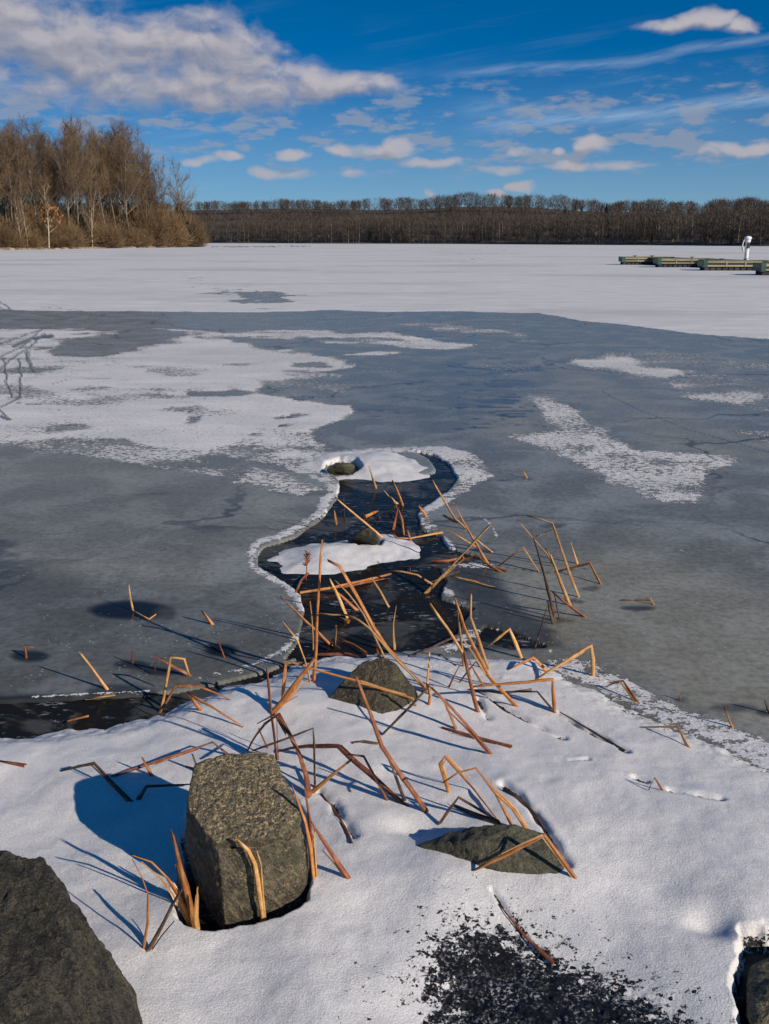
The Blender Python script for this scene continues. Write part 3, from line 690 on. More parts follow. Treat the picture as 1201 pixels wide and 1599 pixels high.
q = [A(38, 1316, .50), A(14, 1330, .50), A(66, 1326, .48), A(86, 1338, .47), A(104, 1372, .43), A(150, 1440, .33), A(192, 1512, .18), A(228, 1600, .03), A(262, 1700, -.05),
     A(78, 1400, .46), A(112, 1490, .40), A(150, 1599, .28), A(190, 1720, .10), A(-60, 1350, .46), A(-260, 1420, .30), A(-420, 1600, .0), A(-200, 1900, -.05), A(120, 1900, -.05), A(-40, 1560, .42),
     dn(A(38, 1316, .5), -.06, -.05, .15), dn(A(150, 1440, .33), -.06, -.02, .1), dn(A(-260, 1420, .3), -.06, 0, .1)]
rock('boulder', q, MR4, 'dark jagged boulder filling the bottom left corner of the shore', 7, 140, .030, 6, .006, chips=26, chipr=(.84, .97), led=(8, .008, (.75, -.35, .55)))
q = [A(1176, 1504, .06), A(1215, 1488, .07), A(1300, 1480, .08), A(1400, 1560, .08), A(1166, 1550, .05), A(1170, 1600, .07), A(1182, 1680, .0), A(1350, 1720, .0), A(1200, 1535, .09), A(1290, 1560, .11),
     dn(A(1172, 1500, 0), -.08), dn(A(1172, 1600, 0), -.08), dn(A(1182, 1700, 0), -.08), dn(A(1400, 1560, 0), -.08), dn(A(1350, 1720, 0), -.08)]
rock('rock', q, rock_mat('tan banded stone', (.035, .03, .02), (.14, .115, .06), (.26, .21, .11), (.3, .25, .14), .3, .3, 1.2), 'tan rock in a dark snow hollow at the bottom right corner', 6, 30, .014, 9, .004, led=(26, .010, (.1, .2, .97)))
q = [A(556, 850, .0), A(548, 846, .02), A(556, 832, .13), A(570, 823, .17), A(586, 828, .16), A(595, 846, .08), A(590, 853, 0), A(575, 856, 0), dn(A(572, 826, .15), -.03, 0, .2), dn(A(556, 850, 0), -.03, 0, .15), dn(A(592, 852, 0), -.03, 0, .1)]
rock('rock', q, MR2, 'small dark rock on the nearer round snow patch in the open water', 5, 30, .012, 8, .004)
q = [A(510, 732, .05), A(516, 738, .0), A(545, 738, .0), A(556, 730, .05), A(552, 723, .09), A(524, 722, .09), A(536, 726, .10), dn(A(516, 738, 0), -.03), dn(A(545, 738, 0), -.03), dn(A(552, 724, .06), -.03), dn(A(524, 723, .05), -.03)]
rock('rock', q, MR3, 'flat mossy rock peeping from a hole in the farther round snow patch', 5, 24, .02, 5, .006)

# ------------------------------------------------------------------ reeds
def reed_mat(name, c0, c1, c2):
    m, nt, b = mat(name)
    uv = nt.node('ShaderNodeTexCoord').outputs['UV']
    oi = nt.node('ShaderNodeObjectInfo').outputs['Random']
    off = nt.node('ShaderNodeCombineXYZ'); nt.l.new(nt.m('MULTIPLY', oi, 37.0), off.inputs[0]); nt.l.new(nt.m('MULTIPLY', oi, 11.0), off.inputs[1])
    v = nt.vm('ADD', uv, off.outputs[0])
    gr = nt.noise(nt.vm('MULTIPLY', v, (14, 9, 1)), 1, 4, .6)      # long fibres
    bl = nt.noise(nt.vm('MULTIPLY', v, (1.2, 24, 1)), 1, 5, .65)   # blotches along the stalk
    c = nt.mix(nt.ss(gr, .35, .65), c0, c1)
    c = nt.mix(nt.m('MULTIPLY', nt.ss(bl, .44, .66), .75), c, c2)
    c = nt.mix(nt.m('MULTIPLY', nt.ss(bl, .40, .28), .55), c, (.045, .018, .008))
    node_ = nt.ss(nt.noise(nt.vm('MULTIPLY', v, (.2, 60, 1)), 1, 2, .5), .66, .74)
    c = nt.mix(nt.m('MULTIPLY', node_, .7), c, (.06, .028, .014))
    c = nt.mix(nt.ss(oi, .2, 1.0, 0.0, .8), c, nt.mix(1.0, c, (.50, .52, .60), 'MULTIPLY'))
    c = nt.mix(nt.m('MULTIPLY', nt.ss(nt.noise(nt.vm('MULTIPLY', v, (3, 14, 1)), 1, 3, .6), .55, .7), .5), c, (.42, .33, .23))
    nt.l.new(c, b.inputs['Base Color']); b.inputs['Roughness'].default_value = .55
    nt.l.new(nt.bump(gr, .6, .004), b.inputs['Normal'])
    return m
RM = dict(o=reed_mat('orange reed', (.30, .085, .015), (.56, .195, .036), (.66, .30, .08)),
          t=reed_mat('straw reed', (.42, .175, .042), (.72, .36, .105), (.80, .50, .20)),
          r=reed_mat('rust reed', (.13, .032, .012), (.30, .078, .022), (.42, .16, .05)),
          d=reed_mat('dark reed', (.040, .020, .014), (.085, .040, .022), (.20, .105, .05)))
RG = 'dry broken reed stalks in the ice and snow'
RN = random.Random(5)
def reed(pts, rpx, kind, label, lean=0.0, up=.0):
    """pts: (px,py[,'g' | (y offset)]); the last point stands on the ground; 'g' points lie on it"""
    n = len(pts); Q = [None]*n
    gi = [i for i, p in enumerate(pts) if i == n-1 or (len(p) > 2 and p[2] == 'g')]
    for i in gi: Q[i] = onground(pts[i][0], pts[i][1], 0)
    L = [0]
    for a, c in zip(pts[:-1], pts[1:]): L.append(L[-1]+math.hypot(a[0]-c[0], a[1]-c[1]))
    for i in range(n):
        if Q[i] is not None: continue
        lo = max([g for g in gi if g < i], default=None); hi = min([g for g in gi if g > i])
        if lo is None: yy = Q[hi].y-lean*(L[hi]-L[i])/F*Q[hi].y
        else:
            t = (L[i]-L[lo])/(L[hi]-L[lo]); yy = Q[lo].y*(1-t)+Q[hi].y*t
        if len(pts[i]) > 2: yy += pts[i][2]
        Q[i] = aty(pts[i][0], pts[i][1], yy)
        if Q[i].z < .004: Q[i] = onground(pts[i][0], pts[i][1], .004)
    dep = Q[-1].y*math.cos(PITCH)+CH*math.sin(PITCH)
    R = 1.1*rpx*dep/F
    for i in gi:
        if i != n-1: Q[i].z += R*.6
    end = Q[-1].copy(); dr = (Q[-1]-Q[-2]).normalized()
    if dr.z < -.25: Q.append(end+dr*.03)
    else: Q[-1].z += R*.4
    # finer path: small natural wander, tight bends kept as creases
    path = [Q[0]]
    for a, c in zip(Q[:-1], Q[1:]):
        ln = (c-a).length; k = max(1, int(ln/.05))
        bend = Vector((RN.uniform(-1, 1), RN.uniform(-.5, .5), RN.uniform(-.6, .6)))*ln*.012
        for j in range(1, k+1):
            t = j/k; path.append(a.lerp(c, t)+bend*math.sin(math.pi*t)+Vector((RN.uniform(-1, 1), 0, RN.uniform(-1, 1)))*R*.10*(j < k))
    ns = 8; V = []; Fs = []; UV = []; o0 = path[-1].copy(); s = 0
    flat = RN.uniform(.38, .8); ph0 = RN.uniform(0, 3.1); tw = RN.uniform(-2, 2)
    tot = sum((c-a).length for a, c in zip(path[:-1], path[1:]))
    for i, p in enumerate(path):
        if i: s += (p-path[i-1]).length
        t = s/tot
        a = path[max(i-1, 0)]; c = path[min(i+1, len(path)-1)]; dd = (c-a).normalized()
        u = dd.cross(Vector((.2, 1, .1))).normalized(); w = dd.cross(u)
        rr = R*(.62+.46*t**.8)*(1+.10*RN.uniform(-1, 1))*(1.12 if i % 5 == 3 else 1)*(.8 if i == 0 else 1)
        jag = i == 0
        for k in range(ns):
            an = 2*math.pi*k/ns; x = math.cos(an)*rr; y = math.sin(an)*rr*flat
            ca, sa = math.cos(ph0+tw*t), math.sin(ph0+tw*t)
            v = p+u*(x*ca-y*sa)+w*(x*sa+y*ca)
            if jag: v = v-dd*RN.random()*R*2.2
            V.append(v-o0); UV.append((k/ns, s))
    for i in range(len(path)-1):
        for k in range(ns): Fs.append((i*ns+k, i*ns+(k+1) % ns, (i+1)*ns+(k+1) % ns, (i+1)*ns+k))
    # hollow torn tip: inner wall
    b0 = len(V)
    for k in range(ns): V.append(V[k]*.5+(path[0]-o0)*.5+(path[1]-path[0]).normalized()*R*.2)
    for k in range(ns): V.append((path[0]-o0)+(V[k]-(path[0]-o0))*.45+(path[1]-path[0]).normalized()*R*3)
    for k in range(ns): Fs.append((k, b0+k, b0+(k+1) % ns, (k+1) % ns)); Fs.append((b0+k, b0+ns+k, b0+ns+(k+1) % ns, b0+(k+1) % ns))
    Fs.append(tuple(b0+ns+k for k in range(ns)))
    me = bpy.data.meshes.new('reed_stalk'); me.from_pydata([tuple(v) for v in V], [], Fs)
    for p in me.polygons: p.use_smooth = True
    uvl = me.uv_layers.new(name='UVMap')
    for lp in me.loops:
        vi = lp.vertex_index
        uvl.data[lp.index].uv = UV[vi] if vi < len(UV) else (.1*(vi % ns), 0)
    me.materials.append(RM[kind])
    o = bpy.data.objects.new('reed_stalk', me); COL.objects.link(o); o.location = o0
    if rpx >= 2.8 and len(path) > 5 and RN.random() < .75:   # a strip of leaf sheath peeling off
        i0 = RN.randrange(1, max(2, len(path)//2)); i1 = min(len(path)-2, i0+RN.randrange(2, 6)); sg = RN.choice((-1, 1)); SV = []; m_ = i1-i0+1
        for j in range(m_):
            p = path[i0+j]; t = 1-j/max(1, m_-1); off_ = Vector((sg*(1+2.6*t*t), -.4, .2*t)).normalized()*R*(1.02+1.9*t*t); wv = Vector((.3, .2, 1)).normalized()*R*(.25+.55*(1-t))
            SV += [p+off_+wv-o0, p+off_+Vector((sg*R*.3, 0, 0))-o0, p+off_-wv-o0]
        SF = [(3*j+k, 3*j+k+1, 3*j+k+4, 3*j+k+3) for j in range(m_-1) for k in (0, 1)]
        if SF:
            sm = bpy.data.meshes.new('leaf_sheath'); sm.from_pydata([tuple(v) for v in SV], [], SF); ul = sm.uv_layers.new(name='UVMap')
            for lp in sm.loops: ul.data[lp.index].uv = ((lp.vertex_index % 3)*.3, (lp.vertex_index//3)*.05)
            sm.materials.append(RM['t' if kind == 'o' else kind]); so_ = bpy.data.objects.new('leaf_sheath', sm); COL.objects.link(so_); so_.parent = o
    return tag(o, label, 'reed', RG)

g = 'g'
REEDS = [
 # far, in the open water between the two round snow patches
 ([(576.5, 730), (586, 760)], 2.2, 't', 'short upright straw stub just below the farther round snow patch'),
 ([(614, 753), (621, 768), (627.5, 787)], 2.4, 'o', 'orange stub leaning left beside the farther round snow patch, nearest its right end'),
 ([(599.6, 766), (617, 784, g)], 1.8, 't', 'thin straw stalk slanting down into a frosty clot of ice in the open water'),
 ([(618, 785), (621, 797), (619, 806), (615, 824)], 1.8, 'r', 'little kinked rust stub in the water above the small dark rock'),
 ([(622, 796), (628, 812), (630, 832)], 2.0, 'o', 'short orange stub in the water up and right of the small dark rock'),
 ([(525, 778), (560, 808), (596, 839)], 1.7, 't', 'long thin straw stalk slanting down to the top of the small dark rock'),
 ([(537, 776), (538, 812)], 1.2, 'd', 'thin dark upright stem left of the long slanting stalk in the open water'),
 ([(523, 800), (525, 816)], 2.0, 'o', 'tiny orange stub in the water near the left frost rim'),
 ([(589, 800, g), (570, 808, g)], 2.4, 'o', 'short thick orange piece lying on the water above the small dark rock'),
 ([(610, 796, g), (632, 822, g)], 1.8, 'd', 'dark stick floating in the middle of the open water'),
 ([(590, 801, g), (594, 812, g)], 1.2, 'd', 'tiny dark splinter hanging below the thick orange piece'),
 ([(656, 792), (662, 800), (666, 807)], 2.4, 'o', 'small orange stub standing in the right-hand frost rim'),
 ([(611, 834, g), (621, 841, g), (640, 842, g), (691, 832, g)], 1.8, 't', 'pale stalk lying along the right end of the nearer round snow patch'),
 ([(637, 829), (641, 842)], 2.2, 'o', 'tiny orange stub at the right tip of the nearer round snow patch'),
 ([(819, 737), (822, 746)], 2.0, 't', 'lone tiny pale stub on the grey ice beyond the thin crack'),
 ([(462, 926, g), (470, 908, g), (481, 896, g)], 2.0, 'r', 'rust stalk lying against the left frost rim below the nearer round snow patch'),
 # crossed cluster right of the water
 ([(676, 751), (693, 780), (710, 809), (728, 826)], 1.9, 't', 'tall straw stalk leaning far left above the crossed cluster, its tip the highest there'),
 ([(710, 788), (724, 815), (738, 840), (762, 881)], 2.2, 'o', 'orange stalk leaning left through the crossed cluster, under the thick diagonal one'),
 ([(763.7, 821), (735, 852), (668.7, 922.5)], 3.0, 't', 'thick straw stalk leaning right, the longest diagonal across the crossed cluster'),
 ([(701, 827.5), (720, 840), (741, 853)], 1.8, 't', 'short pale stalk slanting behind the thick diagonal one on its left side'),
 ([(740, 838), (753, 850), (768, 862)], 1.8, 't', 'pale stalk end slanting down right just behind the thick diagonal one'),
 ([(694, 806, g), (717, 817, g)], 2.6, 'o', 'thick orange fragment lying on frost at the foot of the highest straw stalk'),
 ([(676, 879, g), (700, 878, g), (722, 872, g)], 3.0, 'r', 'rust leaf lying flat to the left of the crossed cluster'),
 ([(717, 881, g), (732, 871, .02), (745, 867, .02), (757, 878), (782, 893, g)], 2.2, 'o', 'bowed orange stalk arching low over frost in the crossed cluster'),
 ([(756, 884, g), (790, 893, g)], 2.0, 'r', 'rust end piece lying right of the bowed orange stalk'),
 ([(609, 891), (630, 893), (652, 898), (672.5, 911)], 2.2, 't', 'curved straw stalk arching over black water toward the thick diagonal one'),
 ([(625, 886, g), (640, 886, g), (641, 895, g)], 1.3, 'r', 'thin bent rust stalk behind the curved straw one'),
 ([(705, 901, g), (740, 909, g), (775, 919, g)], 2.2, 't', 'pale tapering stalk lying on the ice pointing right from the thick diagonal one'),
 ([(668, 912, g), (718, 893, g)], 1.6, 'd', 'dark stick lying across the foot of the thick diagonal stalk'),
 ([(780, 884, g), (800, 868), (817.5, 854), (828, 872), (842, 893)], 2.2, 't', 'peaked straw stalk bent like a roof right of the crossed cluster'),
 # group in the grey ice on the right
 ([(811, 815), (832, 840), (852.5, 863), (863, 880)], 2.0, 't', 'straw stalk whose tip is the leftmost of the tall ice group on the right'),
 ([(830, 830), (845, 880), (867, 970)], 2.2, 'd', 'long dark stalk with pale tip, tallest of the ice group on the right'),
 ([(853, 858), (861, 873), (866, 885)], 1.8, 't', 'short pale tip beside the thick straw stalk of the ice group'),
 ([(860, 867), (872, 900), (890, 945)], 2.6, 't', 'thick straw stalk in the middle of the ice group on the right'),
 ([(826, 806), (845, 811), (862.5, 817), (880, 868), (904, 932)], 1.9, 't', 'straw stalk with a bent-over thin top, standing at the back of the ice group'),
 ([(876, 822, g), (838, 838, g)], 1.1, 'd', 'faint dark stem lying on the ice behind the bent-over top'),
 ([(892, 849), (902, 880)], 1.7, 't', 'short straw stub standing apart behind the ice group'),
 ([(868, 894, g), (896, 886), (921, 879), (938, 912)], 2.0, 'o', 'stalk bent in a wide angle, rightmost of the ice group'),
 ([(866, 927), (888, 945), (913, 963, g)], 2.8, 'r', 'thick rust stalk slanting down right at the front of the ice group'),
 ([(866, 928), (870, 950), (874, 966)], 2.0, 'd', 'dark short leg under the top of the thick rust slanting stalk'),
 ([(856, 942), (845, 980), (835, 1014)], 1.5, 'd', 'thin dark stalk slanting down left in front of the ice group'),
 ([(856, 942), (860, 958), (864, 975)], 2.6, 'd', 'short thick dark stub meeting the thin slanting stalk in front of the ice group'),
 ([(970, 938, g), (1016, 938, g)], 1.8, 'd', 'dark stalk frozen flat in the grey ice at the right'),
 ([(1016, 934), (1021, 944)], 1.8, 't', 'tiny pale stub at the end of the dark stalk frozen flat on the right'),
 # left ice
 ([(201.7, 915), (204, 935), (208, 954)], 1.5, 't', 'thin upright stem standing in the dark spot of the left ice'),
 ([(207, 954, g), (233, 968, g), (243, 960, g)], 1.3, 't', 'thin bent piece lying at the foot of the thin upright stem in the left ice'),
 ([(317, 956), (332, 975)], 2.6, 'o', 'short orange stub leaning left in the left ice, nearest the frost rim'),
 ([(341, 1002), (350, 1026)], 2.2, 'r', 'rust stub in the black spot of ice left of the frost rim'),
 ([(328, 1008, g), (347, 1019, g)], 1.5, 'd', 'dark splinter lying across the black spot of ice left of the frost rim'),
 ([(52, 1011), (40, 1008), (41, 1027)], 2.3, 'r', 'small hooked rust stub at the left edge of the ice'),
 ([(128, 1022), (145, 1045), (167, 1076)], 3.0, 't', 'straight straw stalk leaning left out of the ice edge on the left'),
 ([(138, 1093, g), (180, 1086, g)], 2.4, 't', 'straw piece floating flat on the black water at the left'),
 ([(205, 1021), (208, 1038)], 2.2, 'r', 'tiny rust stub standing between the leaning straw stalk and the arched ones'),
 ([(242, 1047), (244, 1025), (268, 1039), (297, 1055, g)], 3.0, 'r', 'rust stalk folded low behind the tall narrow arch on the left'),
 ([(295, 1053), (288, 1029), (267, 1026), (260, 1065), (254, 1098)], 2.5, 't', 'tall narrow arch of straw stalk at the snow edge on the left'),
 ([(357, 1093, g), (340, 1083), (312, 1072), (275, 1070), (252, 1108)], 2.5, 'o', 'wide low orange arch in front of the tall narrow arch'),
 ([(376, 1135, g), (335, 1106), (294, 1083), (313, 1109)], 3.3, 'o', 'thick orange stalk folded at its tip, lying on the snow left of the water'),
 ([(107, 1128, g), (138, 1119, g)], 3.0, 'o', 'orange scrap caught in a crust of snow at the left water edge'),
 ([(0, 1190, g), (40, 1197, g)], 3.2, 'r', 'rust stalk lying flat on snow at the left edge of the photo'),
 # round the middle rock
 ([(503, 850), (498, 920), (494, 1000), (490, 1064)], 3.6, 'o', 'tallest upright orange stalk, left of the pyramid-shaped rock'),
 ([(440, 933), (475, 968), (513, 1004)], 2.2, 'o', 'straight stalk leaning left across the water behind the tallest upright one'),
 ([(488, 983, g), (531, 1013, g)], 1.8, 'r', 'rust stalk lying low at the snow edge right of the tallest upright one'),
 ([(445, 973), (465, 1000), (476, 1030), (484, 1065)], 2.2, 't', 'curved straw stalk left of the tallest upright one'),
 ([(606.5, 899, g), (562, 910, g), (518.5, 920, g), (468, 927, g)], 3.0, 'o', 'long orange stalk lying across the water below the nearer round snow patch'),
 ([(600, 905, g), (540, 917, g), (490, 922, g)], 1.8, 'r', 'thin rust stalk lying just behind the long orange one on the water'),
 ([(517, 908), (530, 935), (541, 961)], 2.6, 't', 'short straw stalk standing in the water, left one of a near-parallel pair'),
 ([(525, 908), (545, 928), (566.5, 957), (588, 1000), (601, 1028)], 2.2, 't', 'long bowed straw stalk, right one of the near-parallel pair'),
 ([(516, 877), (530, 884), (538, 897), (560, 935), (584, 980), (604, 1010), (640, 1050), (670, 1077)], 3.6, 'o', 'thickest long orange stalk leaning left over the pyramid-shaped rock'),
 ([(517, 918), (535, 932), (553, 949, g)], 2.2, 'o', 'short orange stalk slanting behind the near-parallel pair'),
 ([(581, 903), (593, 922), (605, 944)], 1.9, 't', 'short thin straw stalk leaning left in the middle of the black water'),
 ([(500, 957, .1), (520, 960, .1), (540, 960, .1), (560, 968), (577, 981), (610, 1020), (668, 1080)], 2.4, 't', 'long stalk with a drooping frayed top, running behind the thickest long orange one'),
 ([(528, 966, g), (545, 972, g)], 3.2, 'o', 'orange scrap floating under the drooping frayed top'),
 ([(618, 947), (614, 975), (616, 1010)], 2.2, 't', 'gently curved upright straw stalk above the pyramid-shaped rock'),
 ([(525, 981), (522, 1015)], 2.2, 'o', 'short upright orange stub at the snow edge right of the tallest upright one'),
 ([(530, 999, g), (552, 1008, g), (573, 1021, g)], 2.0, 'o', 'thin orange stalk lying down to the top of the pyramid-shaped rock'),
 ([(584, 975), (588, 1000), (592, 1026)], 2.2, 'r', 'rust stalk standing right behind the pyramid-shaped rock'),
 ([(495, 1024, g), (540, 1023, g), (572, 1027, g)], 3.0, 'r', 'rust stalk lying level behind the left of the pyramid-shaped rock'),
 ([(555, 1058, g), (572, 1036, g), (600, 1022, g)], 2.0, 'd', 'dark stalk lying against the left shoulder of the pyramid-shaped rock'),
 ([(650, 1105), (645, 1091), (560, 1064), (500, 1048), (447, 1032), (441, 1102)], 3.2, 'o', 'long orange stalk folded at both ends and stretched across the pyramid-shaped rock'),
 ([(488, 1033), (466, 1062), (444, 1093), (425, 1114)], 4.6, 'o', 'thick knobbly orange stalk leaning right, left of the pyramid-shaped rock'),
 ([(462, 1088), (443, 1098, g)], 2.5, 'o', 'torn side piece at the foot of the thick knobbly orange stalk'),
 ([(417, 1048), (423, 1110), (432, 1186)], 2.8, 'r', 'straight dark red upright stalk behind the big squared boulder'),
 ([(388, 1172, g), (400, 1148), (414, 1130), (435, 1115), (452, 1146), (467, 1176), (478, 1210), (483, 1243)], 4.0, 'r', 'thick rust stalk folded sharply with its thin end hooping behind the big boulder'),
 ([(405, 1140), (418, 1168)], 2.0, 'o', 'small orange stub just behind the top of the big boulder'),
 ([(398, 1171), (440, 1156), (489, 1137), (491, 1180), (492, 1230)], 2.5, 'd', 'dark stalk folded into a square corner right of the big boulder top'),
 ([(433, 1176, g), (455, 1168), (480, 1165), (528, 1165), (580, 1210), (629, 1255)], 4.2, 'r', 'long rust stalk with a black level arm reaching right from the big boulder'),
 ([(557, 1059), (577, 1110), (596, 1165), (630, 1216), (666, 1267)], 4.0, 'r', 'long brown stalk crossing in front of the pyramid-shaped rock down to the snow'),
 ([(608, 1188), (620, 1218), (632, 1250)], 2.4, 'd', 'dark thin stalk beside the foot of the long brown crossing stalk'),
 ([(541, 1174), (552, 1159), (568, 1157), (590, 1162)], 2.2, 'd', 'short dark loop hooked onto the long brown crossing stalk'),
 ([(546, 1178), (568, 1181), (586, 1214), (605, 1249)], 2.8, 'r', 'bent rust stalk between the long rust and the long brown ones'),
 ([(549, 1186), (518, 1211), (486, 1238)], 3.0, 'o', 'orange stalk leaning right to meet the long rust stalk at its bend'),
 ([(668, 1074), (640, 1104), (597, 1147, g)], 2.6, 'd', 'dark grey stick leaning on the right flank of the pyramid-shaped rock'),
 ([(668, 1072), (672, 1085), (670, 1100)], 3.4, 'o', 'short fat orange stub at the right foot of the pyramid-shaped rock'),
 ([(502, 1242, g), (520, 1264, g), (538, 1292, g), (550, 1318, g)], 2.8, 'r', 'rust stalk sunk in a wet groove right of the big boulder'),
 # right of the middle rock
 ([(673, 945), (700, 983), (724, 1022), (735, 1066)], 2.5, 't', 'long straw stalk leaning left, leftmost of the bundle on the snow tip'),
 ([(715, 958), (718, 985), (722, 1013), (724, 1040)], 2.4, 't', 'short upright straw stalk inside the bundle on the snow tip'),
 ([(712, 939), (725, 980), (745, 1020), (762, 1055), (806, 1103)], 3.0, 'o', 'longest orange stalk of the bundle on the snow tip, darkening at the foot'),
 ([(736, 931), (735, 964), (748, 1000), (763, 1045)], 2.4, 't', 'kinked straw stalk, highest tip of the bundle on the snow tip'),
 ([(640, 1027, g), (676, 1010), (714, 993)], 2.2, 'd', 'dark stick leaning up right from the pyramid-shaped rock to the bundle'),
 ([(764, 1007), (796, 982.5), (805, 1004), (814, 1027)], 2.6, 't', 'small peaked stalk with one black side right of the bundle'),
 ([(796, 1046, g), (833, 1027), (856, 1050)], 2.6, 'o', 'low peaked orange stalk at the right end of the snow tip'),
 ([(841, 1060, g), (880, 1035), (923, 1008), (926, 1030), (926, 1055)], 3.0, 't', 'straw stalk with a long slanting arm and a stout leg in the grey ice'),
 ([(742, 1072), (800, 1067), (863, 1061), (866, 1112)], 3.8, 'o', 'stalk folded at a right angle into a level arm and an orange leg'),
 ([(760, 1081, g), (800, 1080), (839, 1080), (862, 1107)], 1.8, 'd', 'thin stalk folded just below the level arm of the right-angled one'),
 ([(671, 1020), (669, 1046), (667, 1073)], 1.8, 't', 'thin upright straw stalk right behind the pyramid-shaped rock'),
 ([(725, 1020), (734, 1062), (746, 1111)], 3.6, 'r', 'stout straight stalk leaning left at the front of the bundle'),
 ([(725, 1026), (712, 1050), (701, 1073)], 2.2, 'r', 'short rust stalk leaning right at the left foot of the bundle'),
 ([(733, 1032), (742, 1050), (755, 1070)], 1.8, 'o', 'small thin stalk low inside the bundle'),
 ([(718, 1066, g), (743, 1033), (774, 1070)], 2.0, 'd', 'small dark peaked stalk low behind the bundle'),
 ([(735, 1078, g), (790, 1084, g), (830, 1078, g)], 2.2, 'd', 'dark stalk lying on the snow behind the right-angled one'),
 ([(660, 1020, g), (690, 1022, .1), (712, 1040, g)], 1.2, 'd', 'thin dark hoop lying on the snow left of the bundle'),
 ([(670, 1071), (694, 1095), (712, 1138)], 2.8, 'o', 'bowed orange stalk standing in the snow below the right foot of the pyramid rock'),
 ([(679, 1078), (720, 1122), (767, 1177)], 3.2, 'r', 'long straight rust stalk slanting down right from the pyramid-shaped rock'),
 ([(691, 1138, g), (740, 1152, g), (799, 1168, g)], 3.0, 'r', 'rust stalk lying flat under the long straight slanting one'),
 ([(946, 1074, g), (960, 1066), (973, 1063), (995, 1097)], 3.0, 'o', 'short hooked orange stalk at the right-hand snow edge'),
 ([(1132, 1108), (1144, 1136)], 2.7, 'o', 'short plain stub standing at the ice edge on the far right'),
 ([(1195, 1096), (1202, 1114)], 2.7, 'd', 'dark stub standing in the ice at the right border'),
 ([(1003, 1137, g), (1030, 1135, .02), (1059, 1135), (1074, 1166)], 2.8, 't', 'stalk folded into a dark level arm on the open snow at the right'),
 ([(1064, 1085), (1061, 1094)], 2.0, 'd', 'tiny dark frosted stub on the grey ice at the right'),
 ([(1014, 1231), (1022, 1214), (1035, 1234)], 2.6, 'o', 'tiny tent-shaped stub alone on the right snow'),
 ([(876, 1114, g), (925, 1143, g), (975, 1173, g)], 1.9, 'd', 'dark stalk sunk in the long diagonal groove of the right snow'),
 # left of the boulder
 ([(180, 1213, g), (255, 1186), (332, 1159), (356, 1178)], 3.2, 'r', 'long rust stalk peaking behind the top left of the big boulder'),
 ([(224, 1187), (237, 1211)], 3.0, 'o', 'short orange stub under the long peaking stalk left of the big boulder'),
 ([(302, 1182), (311, 1206)], 4.2, 'd', 'short fat black stub at the top left corner of the big boulder'),
 ([(292, 1198, g), (308, 1203, g)], 2.2, 'd', 'black scrap lying by the short fat black stub'),
 ([(310, 1224), (270, 1226), (229, 1228), (216, 1248)], 2.8, 'd', 'dark level stalk reaching into the big boulder shadow'),
 ([(97, 1205, g), (147, 1192), (175, 1222), (204, 1251)], 2.8, 'd', 'dark bent stalk at the left rim of the big boulder shadow'),
 # round the boulder
 ([(458, 1232), (477, 1283), (486, 1325), (491, 1369)], 3.8, 'o', 'orange stalk hugging the right side of the big boulder, the longer one'),
 ([(477, 1235), (483, 1275), (487, 1325)], 3.2, 'r', 'rust stalk just right of the long orange one on the big boulder side'),
 ([(487, 1286), (515, 1328), (545, 1371)], 3.4, 'r', 'dark rust stalk slanting down right away from the big boulder'),
 ([(371, 1313, -.0), (388, 1328, -.0), (398, 1349), (406, 1400), (412, 1458)], 4.0, 't', 'straw stalk standing against the front face of the big boulder'),
 ([(270, 1306), (284, 1362), (306, 1452)], 5.6, 'o', 'fattest upright orange stalk left of the big boulder'),
 ([(277, 1356), (287, 1395), (303, 1440)], 4.6, 'o', 'shorter orange stalk pressed against the fattest upright one'),
 ([(213, 1337), (237, 1346), (262, 1372), (278, 1396), (302, 1446)], 4.6, 'o', 'orange stalk arching left from the foot of the big boulder'),
 ([(208, 1344), (221, 1368), (231, 1396), (231, 1440), (224, 1481)], 2.2, 'o', 'thin orange stalk hanging straight beside the arching one'),
 ([(281, 1393), (257, 1438), (232, 1483)], 4.6, 'd', 'dark brown stalk leaning right below the arching orange one'),
 ([(308, 1403), (306, 1432), (311, 1466)], 4.8, 't', 'stubby torn straw stump at the left foot of the big boulder'),
 # slab
 ([(784, 1288), (740, 1232), (694, 1181), (688, 1193), (694, 1213), (701, 1237)], 3.0, 'o', 'tall folded stalk left of the slab with its thin end on the slab'),
 ([(693, 1221), (715, 1207), (743, 1199), (772, 1236), (800, 1262), (826, 1302)], 2.8, 'o', 'arched stalk crossing the folded one behind the slab'),
 ([(772, 1237), (786, 1262), (801, 1292)], 2.6, 'o', 'short stalk forking down from the arched one onto the slab'),
 ([(790, 1290), (750, 1265), (716, 1245), (701, 1265), (686, 1287)], 2.6, 'd', 'dark peaked stalk low at the left of the slab'),
 ([(712, 1261, g), (745, 1276, g), (778, 1287, g)], 4.2, 'd', 'dark sunken leaf lying behind the slab'),
 ([(788, 1236, g), (806, 1246, g), (822, 1260, g), (838, 1280, g), (853, 1304, g)], 4.0, 'd', 'wide dark leaf curved in a wet groove behind the slab'),
 ([(740, 1359), (795, 1333), (851, 1304), (875, 1337), (899, 1370)], 3.4, 'o', 'orange stalk at the right of the slab with a straw arm folded across it'),
 ([(781, 1416, g), (815, 1458, g), (864, 1505, g)], 3.0, 'r', 'dark red stalk sunk in the snow below the slab'),
]
for R_ in REEDS: reed(*R_)
